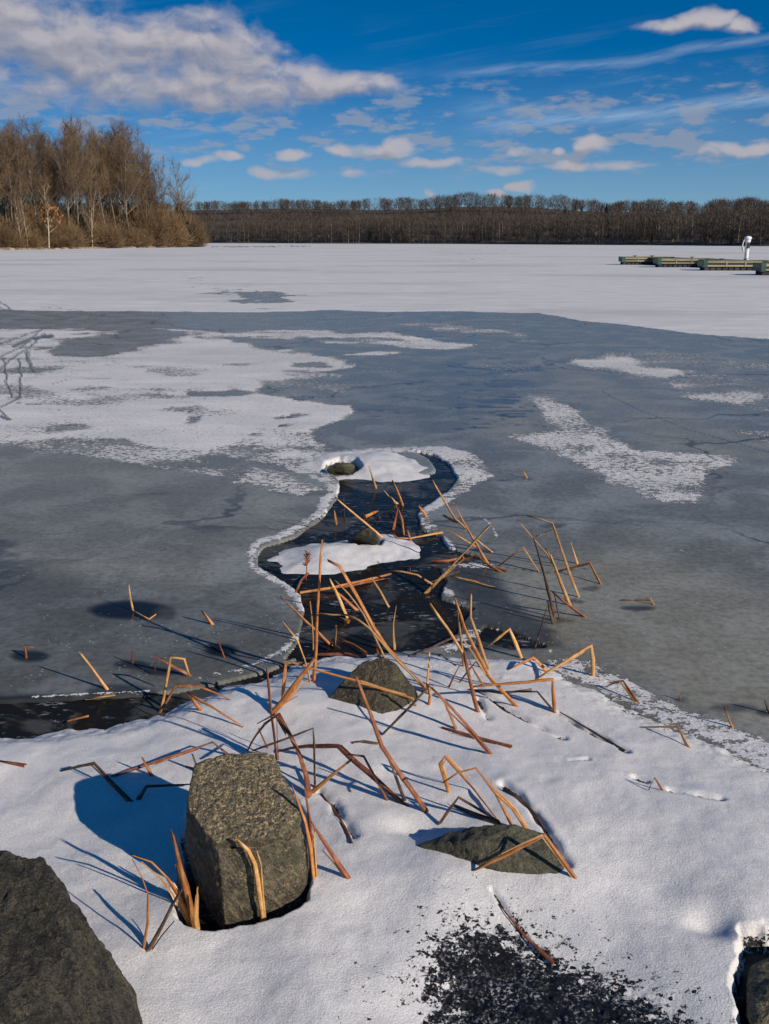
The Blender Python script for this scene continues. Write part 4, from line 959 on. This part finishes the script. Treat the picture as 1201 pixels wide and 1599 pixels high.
# thin seed stem on the nearer snow patch
def seed_stem():
    b0 = onground(478, 906); dp = b0.y
    pts = [b0, aty(479, 886, dp), aty(480, 862, dp)]
    r = empty('weed_stem', b0); tag(r, 'thin dry weed with a seed head left of the tallest orange stalk', 'weed')
    p = [Vector(v)-b0 for v in pts]
    V, Fc = segs_mesh([p[0], p[1]], [p[1], p[2]], [.003, .003], [.003, .002], 5); mesh_np('stem', V, Fc, RM['r'], r)
    rn = random.Random(2); S0 = []; S1 = []
    for k in range(26):
        c = p[1].lerp(p[2], .1+.8*rn.random()); S0.append(c); S1.append(c+Vector((rn.uniform(-1, 1), rn.uniform(-1, 1), rn.uniform(0, 1)))*.028)
    V, Fc = segs_mesh(S0, S1, [.006]*26, [.002]*26, 4); mesh_np('seed_head', V, Fc, RM['r'], r)
seed_stem()
# ------------------------------------------------------------------ wood on the left shore
def plain(name, c0, c1, sc=3, rough=.85):
    m, nt, b = mat(name)
    geo = nt.node('ShaderNodeNewGeometry').outputs['Position']
    oi = nt.node('ShaderNodeObjectInfo').outputs['Random']
    n = nt.m('ADD', nt.m('MULTIPLY', nt.noise(geo, sc, 4, .6), .75), nt.m('MULTIPLY', oi, .25))
    nt.l.new(nt.mix(nt.ss(n, .35, .68), c0, c1), b.inputs['Base Color']); b.inputs['Roughness'].default_value = rough
    return m
MTW = plain('winter twigs', (.075, .050, .032), (.20, .125, .060), .4)
MTW2 = plain('reddish brush twigs', (.105, .064, .032), (.225, .138, .066), .6)
MLF = plain('dead beech leaves', (.26, .115, .04), (.42, .20, .075), 2)
MBK = plain('grey brown bark', (.085, .068, .052), (.20, .165, .125), 1.2)
MBP = plain('pale bark', (.36, .29, .20), (.52, .43, .31), 2)
MEV = plain('dark cedar foliage', (.012, .020, .010), (.040, .050, .022), 3)
MGR = plain('leaf littered bank', (.075, .047, .026), (.17, .105, .058), .8)
MFT = plain('far wood twigs', (.066, .048, .036), (.115, .084, .062), .03)
MFB = plain('far wood bark', (.09, .078, .065), (.22, .195, .165), .6)

SHORE = [(-1500, 410), (-800, 399), (-300, 393.5), (0, 390.5), (60, 389.5), (150, 388), (240, 386.8), (300, 385.6), (324, 384.6)]
def shore_pt(px):
    for (a, ya), (c, yc) in zip(SHORE[:-1], SHORE[1:]):
        if px <= c: t = (px-a)/(c-a); return atz(px, ya*(1-t)+yc*t, 0)
    return atz(*SHORE[-1])
# bank: a low mound running back from the shoreline
def bank_h(s): return -.25+1.3*sst(-1, 10, s)+1.6*sst(8, 90, s)
cols = np.linspace(-1450, 325, 220); rows = np.array([0, .5, 1, 1.6, 2.4, 4, 6, 9, 14, 20, 30, 45, 70, 100, 150])
V = []
for i, px in enumerate(cols):
    p = shore_pt(px); dr = Vector((-.35, 1, 0)).normalized()
    taper = float(sst(330, 262, px)) if False else min(1, max(0, (326-px)/70))
    for s in rows:
        q = p+dr*s*max(.10, taper)
        n = float(fbm(np.array([q.x*.5]), np.array([q.y*.5]), o=3)[0])
        V.append((q.x, q.y, max(-.3, bank_h(s*taper)+n*.25*(s > 0))))
bank = mesh_np('peninsula', V, gridfaces(len(cols), len(rows))[:, ::-1], MGR, smooth=True)
tag(bank, 'low brown leaf-littered shore running in from the left', kind='structure')
def bank_z(px, s):
    return max(.1, bank_h(s*min(1, max(0, (326-px)/70))))

def tree_geo(seed, H, spread=.26, first=.32, nl=15, nsub=8, ntw=7, nfine=3, fork=False, wid=1.0, up=.95):
    rn = random.Random(seed); TS = []; CS = []
    def chain(p, d_, L, r, n, wob, lift, out, r1=.35):
        pts = [p.copy()]; q = p.copy(); dd = d_.copy()
        for i in range(n):
            dd = (dd+Vector((rn.gauss(0, wob), rn.gauss(0, wob), rn.gauss(0, wob*.6)+lift))).normalized()
            q2 = q+dd*L/n; t0 = i/n; t1 = (i+1)/n
            out.append((q.copy(), q2.copy(), r*(1-(1-r1)*t0), r*(1-(1-r1)*t1))); q = q2; pts.append(q.copy())
        return pts, dd
    tp, _ = chain(Vector((0, 0, -.4)), Vector((rn.gauss(0, .03), rn.gauss(0, .03), 1)), H*.93, H*.0115*wid, 10, .035, .06, TS, .12)
    stems = [tp]
    if fork:
        b = tp[rn.choice((2, 3))]; f2, _ = chain(b, Vector((rn.choice((-1, 1))*.45, rn.gauss(0, .3), 1)).normalized(), H*.62, H*.008*wid, 7, .06, .10, TS, .12); stems.append(f2)
    def along(pts, t):
        k = t*(len(pts)-1); i = min(int(k), len(pts)-2); return pts[i].lerp(pts[i+1], k-i)
    for st_ in stems:
        for j in range(nl if st_ is tp else nl//2):
            t = first+(1-first)*(j+rn.random())/nl if st_ is tp else .2+.8*rn.random()
            p = along(st_, min(t, .98)); az_ = j*2.4+rn.random()*1.2
            e = up*(.55+.5*t)*rn.uniform(.8, 1.2)
            L = H*spread*(1.18-.72*t)*rn.uniform(.65, 1.2)
            d_ = Vector((math.cos(az_)*math.cos(e), math.sin(az_)*math.cos(e), math.sin(e)))
            lp, _ = chain(p, d_, L, H*.0042*wid*(1.3-t*.8), 5, .10, .09, TS, .25)
            for k in range(nsub):
                u = .2+.8*(k+rn.random())/nsub; p2 = along(lp, min(u, .99)); dm = (lp[-1]-lp[0]).normalized()
                s = Vector((rn.gauss(0, 1), rn.gauss(0, 1), rn.gauss(.3, .7))).normalized()
                d2 = (dm*.8+s*.75+Vector((0, 0, .22))).normalized(); L2 = L*rn.uniform(.32, .68)
                sp_, _ = chain(p2, d2, L2, H*.0014*wid, 3, .14, .07, CS, .45)
                for m_ in range(ntw):
                    w = rn.random(); p3 = along(sp_, w)
                    d3 = ((sp_[-1]-sp_[0]).normalized()*.8+Vector((rn.gauss(0, 1), rn.gauss(0, 1), rn.gauss(.2, .8))).normalized()*.7).normalized()
                    L3 = L2*rn.uniform(.35, .8); e3 = p3+d3*L3
                    CS.append((p3, e3, H*.0007*wid, H*.0004*wid))
                    for q_ in range(nfine):
                        p4 = p3.lerp(e3, rn.random()); d4 = (d3*.8+Vector((rn.gauss(0, 1), rn.gauss(0, 1), rn.gauss(.1, .8))).normalized()*.8).normalized()
                        CS.append((p4, p4+d4*L3*rn.uniform(.3, .7), H*.00052*wid, H*.0003*wid))
    return TS, CS
def split(S): return [s[0] for s in S], [s[1] for s in S], [s[2] for s in S], [s[3] for s in S]
def tree_proto(seed, H, bark, tw, leaves=None, **k):
    rng = np.random.default_rng(seed); TS, CS = tree_geo(seed, H, **k)
    V, Fc = segs_mesh(*split(TS), n=5, rng=rng); tm = mesh_np('trunk', V, Fc, bark)
    V, Fc = segs_mesh(*split(CS), n=2, rng=rng); cm = mesh_np('crown', V, Fc, tw)
    lm = None
    if leaves:
        pick = [s for s in CS if random.Random(seed+int(s[0].x*99)).random() < leaves and s[0].z < H*.62]
        V, Fc = segs_mesh(*split([(a, a.lerp(c, .6), .14, .10) for a, c, _, _ in pick]), n=2, rng=rng); lm = mesh_np('dead_leaves', V, Fc, MLF)
    ms = [(o.name.split('.')[0], o.data) for o in (tm, cm, lm) if o]
    for o in (tm, cm, lm):
        if o: bpy.data.objects.remove(o)
    return ms, H
def put_tree(name, proto, loc, h, rot, label, cat, group=None, lean=0, sx=1):
    ms, H = proto
    r = empty(name, loc); s = h/H; r.scale = (s*sx, s*sx, s); r.rotation_euler = (0, lean, rot); tag(r, label, cat, group)
    for nm, me in ms:
        o = bpy.data.objects.new(nm, me); COL.objects.link(o); o.parent = r
    return r
TP = [tree_proto(i*7+3, 20, MBK, MTW, spread=sp, first=fi, fork=fk, nl=nl) for i, (sp, fi, fk, nl) in enumerate(((.24, .38, False, 15), (.28, .30, True, 14), (.20, .42, False, 16), (.26, .34, True, 15), (.30, .28, False, 14)))]
TPpale = tree_proto(91, 15, MBP, MTW, spread=.24, first=.30, fork=True, nl=12, wid=1.15)
TPbeech = tree_proto(57, 13, MBP, MTW2, leaves=.16, spread=.30, first=.22, nl=14, wid=1.1)
TPlone = tree_proto(33, 16, MBK, MTW, spread=.34, first=.30, fork=True, nl=13, nsub=7, ntw=5, nfine=2, wid=1.3)
WG = 'bare trees of the left shore wood'
wl = 'bare grey brown tree deep in the wood on the left shore'
def top_px(px):   # the wood's skyline
    pts = [(-1500, 150), (-300, 190), (-60, 205), (0, 203), (40, 198), (85, 206), (98, 238), (108, 214), (122, 192), (150, 206), (180, 200), (208, 206), (222, 232), (240, 238), (252, 262), (270, 272), (300, 300), (330, 330)]
    return np.interp(px, [p[0] for p in pts], [p[1] for p in pts])
rn = random.Random(11)
def tree_at(px, s, ytop, proto, name='bare_tree', label=wl, cat='tree', group=WG, **k):
    p = shore_pt(px)+Vector((-.35, 1, 0)).normalized()*s
    # keep the wanted bearing after stepping back
    p.x = (px-CX)/F*(p.y*math.cos(PITCH)+CH*math.sin(PITCH)); z = bank_z(px, s)
    h = CH+(372-ytop)/F*p.y-z
    return put_tree(name, proto, (p.x, p.y, z), h*.95, rn.random()*6.28, label, cat, group, **k)
spots = []
for i in range(78):
    px = -40+i*3.6+rn.uniform(-3, 3); s = rn.choice((5, 9, 14, 20, 28, 38))+rn.uniform(-2, 2)
    if px > 245: s = rn.uniform(3, 8)
    tree_at(px, s, top_px(px)+rn.uniform(0, 26)+(8 if s < 15 else 0), TP[rn.randrange(5)], sx=rn.uniform(.8, 1.05))
for i in range(34):   # beyond the picture edge
    px = -60-i*26+rn.uniform(-6, 6); tree_at(px, rn.choice((6, 14, 24, 34)), top_px(px)+rn.uniform(0, 30), TP[rn.randrange(5)])
for px, yt, j, lb in ((18, 201, 0, 'tall bare tree near the left edge of the shore wood'), (57, 198, 1, 'tall forked bare tree making the first peak of the left wood'), (122, 190, 2, 'tallest slender bare tree, right after the gap in the left wood'),
                      (152, 204, 3, 'tall bare tree right of the tallest one in the left wood'), (185, 200, 0, 'broad bare tree on the flat middle of the left wood skyline'), (207, 207, 4, 'bare tree where the left wood skyline starts to fall'), (238, 238, 2, 'shorter bare tree on the falling right side of the left wood')):
    tree_at(px, 22, yt, TP[j], label=lb, group=None, sx=1.0)
tree_at(286, 3, 256, TPlone, 'lone_tree', 'lone spreading bare tree at the right tip of the left wood', group=None)
tree_at(318, .5, 312, TPlone, 'leaning_tree', 'small bare tree leaning out over the ice at the end of the point', group=None, lean=.5)
tree_at(262, 5, 268, TP[1], label='small bare tree just left of the lone spreading one', group=None)
for px, yt, lb in ((34, 300, 'pale trunked tree at the waterline near the left edge'), (44, 320, 'small pale tree beside the left pale trunked one'), (145, 290, 'pale forked tree at the waterline in front of a dark cedar')):
    tree_at(px, 1.2, yt, TPpale, 'pale_tree', lb, group=None, sx=.8)
tree_at(77, 1.2, 282, TPbeech, 'beech_tree', 'pale beech holding orange dead leaves at the left waterline', group=None)
# brush
def brush_proto(seed, n=1500):
    rng = np.random.default_rng(seed)
    ang = rng.random(n)*6.283; el_ = np.arccos(rng.random(n)*.95); L = .6+.4*rng.random(n)
    base = np.stack([rng.normal(0, .16, n), rng.normal(0, .16, n), np.zeros(n)], 1)
    dr = np.stack([np.sin(el_)*np.cos(ang)*.95, np.sin(el_)*np.sin(ang)*.95, np.cos(el_)*1.05+.1], 1)
    mid = base+dr*(L*.5)[:, None]+rng.normal(0, .03, (n, 3)); end = base+dr*L[:, None]+rng.normal(0, .07, (n, 3))
    f0 = mid+(end-mid)*rng.random((n, 1)); f1 = f0+rng.normal(0, .13, (n, 3))+np.array([0, 0, .05])
    f2 = mid+(end-mid)*rng.random((n, 1)); f3 = f2+rng.normal(0, .12, (n, 3))
    P0 = np.concatenate([base, mid, f0, f2]); P1 = np.concatenate([mid, end, f1, f3])
    R0 = np.concatenate([np.full(n, .006), np.full(n, .005), np.full(n, .004), np.full(n, .004)])
    V, Fc = segs_mesh(P0, P1, R0, R0*.7, 2, rng); o = mesh_np('brush', V, Fc, MTW2); me = o.data; bpy.data.objects.remove(o); return me
BR = [brush_proto(k) for k in range(3)]
def brush(px, s, w, h, label, group=None):
    p = shore_pt(px)+Vector((-.35, 1, 0)).normalized()*s; p.x = (px-CX)/F*(p.y*math.cos(PITCH)+CH*math.sin(PITCH))
    o = bpy.data.objects.new('bush', BR[rn.randrange(3)]); COL.objects.link(o); o.location = (p.x, p.y, bank_z(px, s)-.1)
    sw = w*p.y/F/2; o.scale = (sw, sw, h*p.y/F*.92); o.rotation_euler = (0, 0, rn.random()*6.28)
    return tag(o, label, 'bush', group)
brush(172, 1.0, 46, 36, 'rounded orange brown bush at the waterline in the middle of the wood')
brush(300, .5, 52, 50, 'rounded reddish bush at the very tip of the wooded point')
brush(268, 1.5, 60, 62, 'wide brown bush second from the tip of the wooded point')
brush(238, 3, 60, 66, 'tall brown thicket a little left of the wooded tip')
BG = 'brown undergrowth bushes of the left wood'
for i in range(80):
    px = -60+i*4.6+rn.uniform(-4, 4)
    if px > 300: continue
    bs = rn.choice((4, 8, 16, 24, 34, 40)); brush(px, bs, rn.uniform(50, 80), rn.uniform(22, 46)*(1 if bs < 12 else 1.6)*(1 if px < 245 else .6), 'brown undergrowth bush between the trees of the left wood', BG)
for i in range(22): brush(-80-i*38, rn.choice((3, 8, 14)), rn.uniform(60, 100), rn.uniform(50, 110), 'brown undergrowth bush between the trees of the left wood', BG)
# cedars
def cedar_proto(seed, n=2600):
    rng = np.random.default_rng(seed); z = rng.random(n)**.8
    r = (1-z)**.8*.26*(.5+.5*rng.random(n))*(1+.25*np.sin(z*40)); a = rng.random(n)*6.283
    P0 = np.stack([r*np.cos(a), r*np.sin(a), .06+z*.94], 1)
    P1 = P0+np.stack([np.cos(a), np.sin(a), rng.normal(.2, .5, n)], 1)*(.05*(1.2-z))[:, None]
    V, Fc = segs_mesh(P0, P1, np.full(n, .014), np.full(n, .006), 2, rng); o = mesh_np('crown', V, Fc, MEV); me = o.data; bpy.data.objects.remove(o)
    V, Fc = segs_mesh([(0, 0, -.05)], [(0, 0, .98)], [.018], [.002], 6); o = mesh_np('trunk', V, Fc, MBK); me2 = o.data; bpy.data.objects.remove(o)
    return [('crown', me), ('trunk', me2)], 1.0
CP = [cedar_proto(4), cedar_proto(9)]
for px, s, yt, w, lb in ((130, 4, 336, .75, 'dark cedar behind the pale forked tree at the left waterline'), (282, 3, 322, .9, 'dark cedar under the lone spreading tree at the wooded tip'), (268, 6, 335, .8, 'second dark cedar just left of the one under the lone tree'), (218, 6, 352, .8, 'low dark cedar in the shade of the wood right of the round bush')):
    p = shore_pt(px)+Vector((-.35, 1, 0)).normalized()*s; p.x = (px-CX)/F*(p.y*math.cos(PITCH)+CH*math.sin(PITCH)); z = bank_z(px, s)
    put_tree('cedar_tree', CP[px % 2], (p.x, p.y, z), CH+(372-yt)/F*p.y-z, rn.random()*6, lb, 'tree', sx=1.5*w)
# stones and driftwood along the waterline
st_m = [np.array(0)]
def small_stone(seed):
    bm = bmesh.new(); bmesh.ops.create_icosphere(bm, subdivisions=2, radius=1); r2 = random.Random(seed)
    ax = [Vector((r2.gauss(0, 1), r2.gauss(0, 1), r2.gauss(0, 1))).normalized() for _ in range(7)]; cd = [r2.uniform(.55, .9) for _ in ax]
    for v in bm.verts:
        for a, c in zip(ax, cd):
            t = v.co.dot(a)
            if t > c: v.co -= a*(t-c)
    me = bpy.data.meshes.new('shore_stone'); bm.to_mesh(me); bm.free(); me.materials.append(MSTN); return me
MSTN = plain('shore stones', (.16, .12, .085), (.36, .28, .20), 2)
SS = [small_stone(k) for k in range(4)]
for i in range(60):
    px = -30+i*5.6+rn.uniform(-3, 3); p = shore_pt(px); 
    if px > 318: continue
    o = bpy.data.objects.new('shore_stone', SS[i % 4]); COL.objects.link(o); w = rn.uniform(.3, 1.0)
    o.location = (p.x+rn.uniform(-.5, .5), p.y+rn.uniform(-.2, .8), .05); o.scale = (w*1.5, w, w*.42); o.rotation_euler = (0, 0, rn.random()*3)
    tag(o, 'pale brown stone in the row along the waterline of the wooded point', 'stone', 'stones along the waterline of the left wood')

# ------------------------------------------------------------------ far shore
FAR = [(-2600, 372, 470), (-600, 378, 470), (300, 379.4, 445), (520, 380, 400), (750, 381, 365), (900, 382.6, 330), (1060, 384.6, 300), (1201, 386.6, 270), (1500, 388, 250), (2600, 392, 230)]
def far_pt(px):
    D = float(np.interp(px, [a[0] for a in FAR], [a[2] for a in FAR])); return Vector(((px-CX)/F*(D*math.cos(PITCH)+CH*math.sin(PITCH)), D, 0))
def far_top(px):
    pts = [(-2600, 330), (300, 322), (330, 322), (450, 320), (520, 319.5), (600, 318), (660, 314.5), (720, 310.5), (770, 310), (830, 312), (890, 317.5), (950, 322), (1010, 322), (1060, 321.5), (1100, 321), (1150, 320), (1201, 318), (1500, 312), (2600, 300)]
    return np.interp(px, [p[0] for p in pts], [p[1] for p in pts])
def hill_z(px, s):
    p = far_pt(px); rise = max(3.0, CH+(372-float(far_top(px)))/F*p.y-3.3-.6*math.sin(px*.011))
    return .15+.55*float(sst(0, 4, s))+rise*float(sst(2, 75, s))*1.12
cols = np.linspace(-2500, 2500, 260); rows = np.array([-1.5, 0, 1.5, 4, 10, 20, 40, 70, 110, 170])
V = []
for px in cols:
    p = far_pt(px); dr = Vector((p.x, p.y, 0)).normalized()
    for s in rows:
        q = p+dr*s; V.append((q.x, q.y, (-.3 if s < 0 else hill_z(px, s))+.2*float(vnoise(q.x*.2, q.y*.2))))
hill = mesh_np('hill', V, gridfaces(len(cols), len(rows))[:, ::-1], plain('far forest floor', (.050, .038, .029), (.09, .068, .05), .1), smooth=True)
tag(hill, 'low wooded far shore of the lake', kind='structure')
rng = np.random.default_rng(8)
NT_ = 5200
pxs = rng.uniform(-900, 2100, NT_); row = rng.choice([1.5, 4, 8, 14, 22, 32, 45, 60, 78], NT_, p=[.10, .07, .08, .09, .11, .13, .15, .15, .12])+rng.uniform(-1.5, 2, NT_)
T0 = []; T1 = []; TR = []; C0 = []; C1 = []; CR = []
for px, s in zip(pxs, row):
    p = far_pt(px); dr = Vector((p.x, p.y, 0)).normalized(); q = p+dr*max(s, .6)
    zb = hill_z(px, s)
    ztop = CH+(372-far_top(px))/F*p.y
    h = min(9.5, (ztop-.2+.5*math.sin(px*.045)+.4*math.sin(px*.13+1))*(q.y/p.y)-zb+.6)*rng.uniform(.88, 1.0)
    h = max(h, 3.5)
    T0.append((q.x, q.y, zb-.3)); T1.append((q.x+rng.normal(0, .3), q.y, zb+h*.8)); TR.append(rng.uniform(.09, .19) if s < 7 else rng.uniform(.03, .09))
    n = 120 if s < 30 else 90
    zz = rng.uniform(.06, 1, n); rr = h*.27*np.sin(np.clip((zz-.15)/.87, 0, 1)*math.pi)**.6*np.sqrt(rng.random(n)); an = rng.random(n)*6.283
    b0 = np.stack([q.x+rr*np.cos(an), q.y+rr*np.sin(an), zb+h*zz*.93], 1)
    C0.append(b0); C1.append(b0+np.stack([np.cos(an)*.5+rng.normal(0, .4, n), np.sin(an)*.5, rng.uniform(.3, 1.5, n)], 1)*rng.uniform(.6, 1.1, (n, 1))); CR.append(np.full(n, .048))
V, Fc = segs_mesh(T0, T1, TR, np.array(TR)*.4, 3, rng)
V2, F2 = segs_mesh(np.concatenate(C0), np.concatenate(C1), np.concatenate(CR), np.concatenate(CR)*.35, 2, rng)
fw = mesh_np('far_wood', V2, F2, MFT); tag(fw, 'grey brown leafless forest along the far shore', kind='stuff')
ft = mesh_np('far_trunks', V, Fc, MFB); tag(ft, 'pale trunks standing in the far leafless forest', kind='stuff')
for px, s, yt, yb, w, lb in ((880, 30, 327, 345, .6, 'small dark evergreen high on the far shore, left of the taller one'), (944, 20, 322, 380, .42, 'tall dark evergreen standing in the far forest toward the right'), (577, 3, 358, 380, .3, 'thin dark evergreen at the far waterline in the middle')):
    p = far_pt(px); dr = Vector((p.x, p.y, 0)).normalized(); q = p+dr*s; zb = hill_z(px, s)
    h = CH+(372-yt)/F*q.y-zb
    put_tree('evergreen_tree', CP[0], (q.x, q.y, zb), h, 1, lb, 'tree', sx=w*1.2)

# ------------------------------------------------------------------ floating dock
MDW = plain('weathered dock timber', (.22, .19, .11), (.36, .32, .20), 1.5)
MDD = plain('dark dock float', (.018, .02, .024), (.045, .045, .05), 2)
MGN = plain('green steel bracket', (.015, .05, .038), (.03, .09, .065), 3, .5)
MDT = plain('mossy deck boards', (.09, .10, .05), (.18, .19, .10), 1)
MWH = plain('white painted metal', (.74, .74, .72), (.84, .84, .82), 4, .4)
MBL = plain('black hose', (.02, .02, .02), (.04, .04, .04), 4, .4)
dk = empty('floating_dock', aty(972, 411, 80)); dk.location.z = 0
tag(dk, 'stepped timber floating dock with green corner brackets and black floats frozen in the snow', 'dock')
o0 = dk.location.copy()
# front faces: left px, right px, distance
SEC = [(973, 1040, 80.5, .60), (1029, 1106, 73.5, .62), (1101, 1197, 66.0, .64), (1192, 1330, 57.5, .66), (1320, 1480, 49, .66)]
MAXB = 0
for i, (a, c, D, ht) in enumerate(SEC):
    xa = aty(a, 400, D).x-o0.x; xb = aty(c, 400, D).x-o0.x; yf = D-o0.y; yb = yf+1.5
    sec = boxes('dock_section', [(xa, xb+.5, yf+.12, yb, .24, ht-.07)], MDW, dk)
    boxes('float', [(xa+.12, xb+.3, yf+.20, yb-.2, -.05, .235)], MDD, sec)
    n = 10; w = (xb-xa)/n
    for k in range(n): boxes('fender_block', [(xa+w*k+.04, xa+w*(k+1)-.04, yf+.06, yf+.195, -.02, .21)], MDD, sec)
    boxes('rub_rail', [(xa, xb+.4, yf-.03, yf+.03, .25, .35)], MDW, sec)
    boxes('rub_rail', [(xa, xb+.4, yf-.03, yf+.03, ht-.17, ht-.05)], MDW, sec)
    boxes('backing_board', [(xa, xb+.4, yf+.034, yf+.115, .24, ht-.08)], MDD, sec)
    boxes('corner_bracket', [(xa-.06, xa+.20, yf-.06, yf+.2, .2, ht+.01)], MGN, sec)
    boxes('corner_bracket', [(xb-.20, xb+.08, yf-.06, yf-.033, .2, ht-.02)], MGN, sec)
    for k in (.35, .66): boxes('strap', [(xa+(xb-xa)*k, xa+(xb-xa)*k+.07, yf-.055, yf-.033, .24, ht-.03)], MDW, sec)
    nb = 7; wy = 1.5/nb
    for k in range(nb): boxes('deck_board', [(xa-.02, xb+.52, yf+wy*k, yf+wy*(k+1)-.02, ht-.066, ht+.004*(k % 3))], MDT, sec)
    for k in (.3, .7):
        cl = boxes('cleat', [(xa+(xb-xa)*k-.15, xa+(xb-xa)*k+.15, yf+.3, yf+.36, ht+.07, ht+.11), (xa+(xb-xa)*k-.05, xa+(xb-xa)*k+.05, yf+.305, yf+.355, ht+.0095, ht+.068)], MDD, sec)
wk0 = aty(985, 400, 83.4).x-o0.x; wk1 = aty(1500, 400, 50.5).x-o0.x
V = []
for x_, y_ in ((wk0, 83.2-o0.y), (wk1, 51-o0.y), (wk1+2.2, 51.6-o0.y), (wk0+2.2, 83.8-o0.y)):
    V += [(x_, y_, .46), (x_, y_, .56)]
mesh_np('walkway', V, np.array([[1, 3, 5, 7], [0, 6, 4, 2], [0, 2, 3, 1], [2, 4, 5, 3], [4, 6, 7, 5], [6, 0, 1, 7]]), MDT, dk)
# pedestal with a hose
pd = aty(1165.5, 403, 67.2); pe = empty('dock_pedestal', (pd.x, pd.y, .64)); tag(pe, 'white utility pedestal with domed cap and coiled hose standing on the dock', 'pedestal')
bm = bmesh.new()
for z, r in ((0, .15), (.04, .15), (.05, .115), (1.0, .115), (1.02, .13)):
    pass
def lathe(name, prof, m, parent, n=20, sx=1, sy=1):
    V = []; Fs = []
    for z, r in prof:
        for k in range(n): V.append((r*math.cos(2*math.pi*k/n)*sx, r*math.sin(2*math.pi*k/n)*sy, z))
    for i in range(len(prof)-1):
        for k in range(n): Fs.append((i*n+k, i*n+(k+1) % n, (i+1)*n+(k+1) % n, (i+1)*n+k))
    me = bpy.data.meshes.new(name); me.from_pydata(V, [], Fs); me.materials.append(m)
    o = bpy.data.objects.new(name, me); COL.objects.link(o); o.parent = parent; return o
lathe('post', [(0, .16), (.05, .16), (.06, .125), (1.12, .125)], MWH, pe)
lathe('panel_head', [(1.121, .17), (1.30, .19), (1.34, .24), (1.42, .22), (1.48, .14), (1.50, .001)], MWH, pe)
boxes('outlet_panel', [(-.09, .09, -.20, -.13, .75, 1.08)], MDD, pe)
hz = []; 
for k in range(40):
    t = k/39; hz.append(Vector((-.24-.10*math.sin(t*math.pi), -.06, .55+.75*t)) if k < 40 else None)
V, Fc = segs_mesh(hz[:-1], hz[1:], [.035]*39, [.035]*39, 6); mesh_np('hose', V, Fc, MWH, pe)
V, Fc = segs_mesh([v+Vector((-.05, -.03, 0)) for v in hz[:-1]], [v+Vector((-.05, -.03, 0)) for v in hz[1:]], [.022]*39, [.022]*39, 6); mesh_np('hose', V, Fc, MBL, pe)
bm.free()
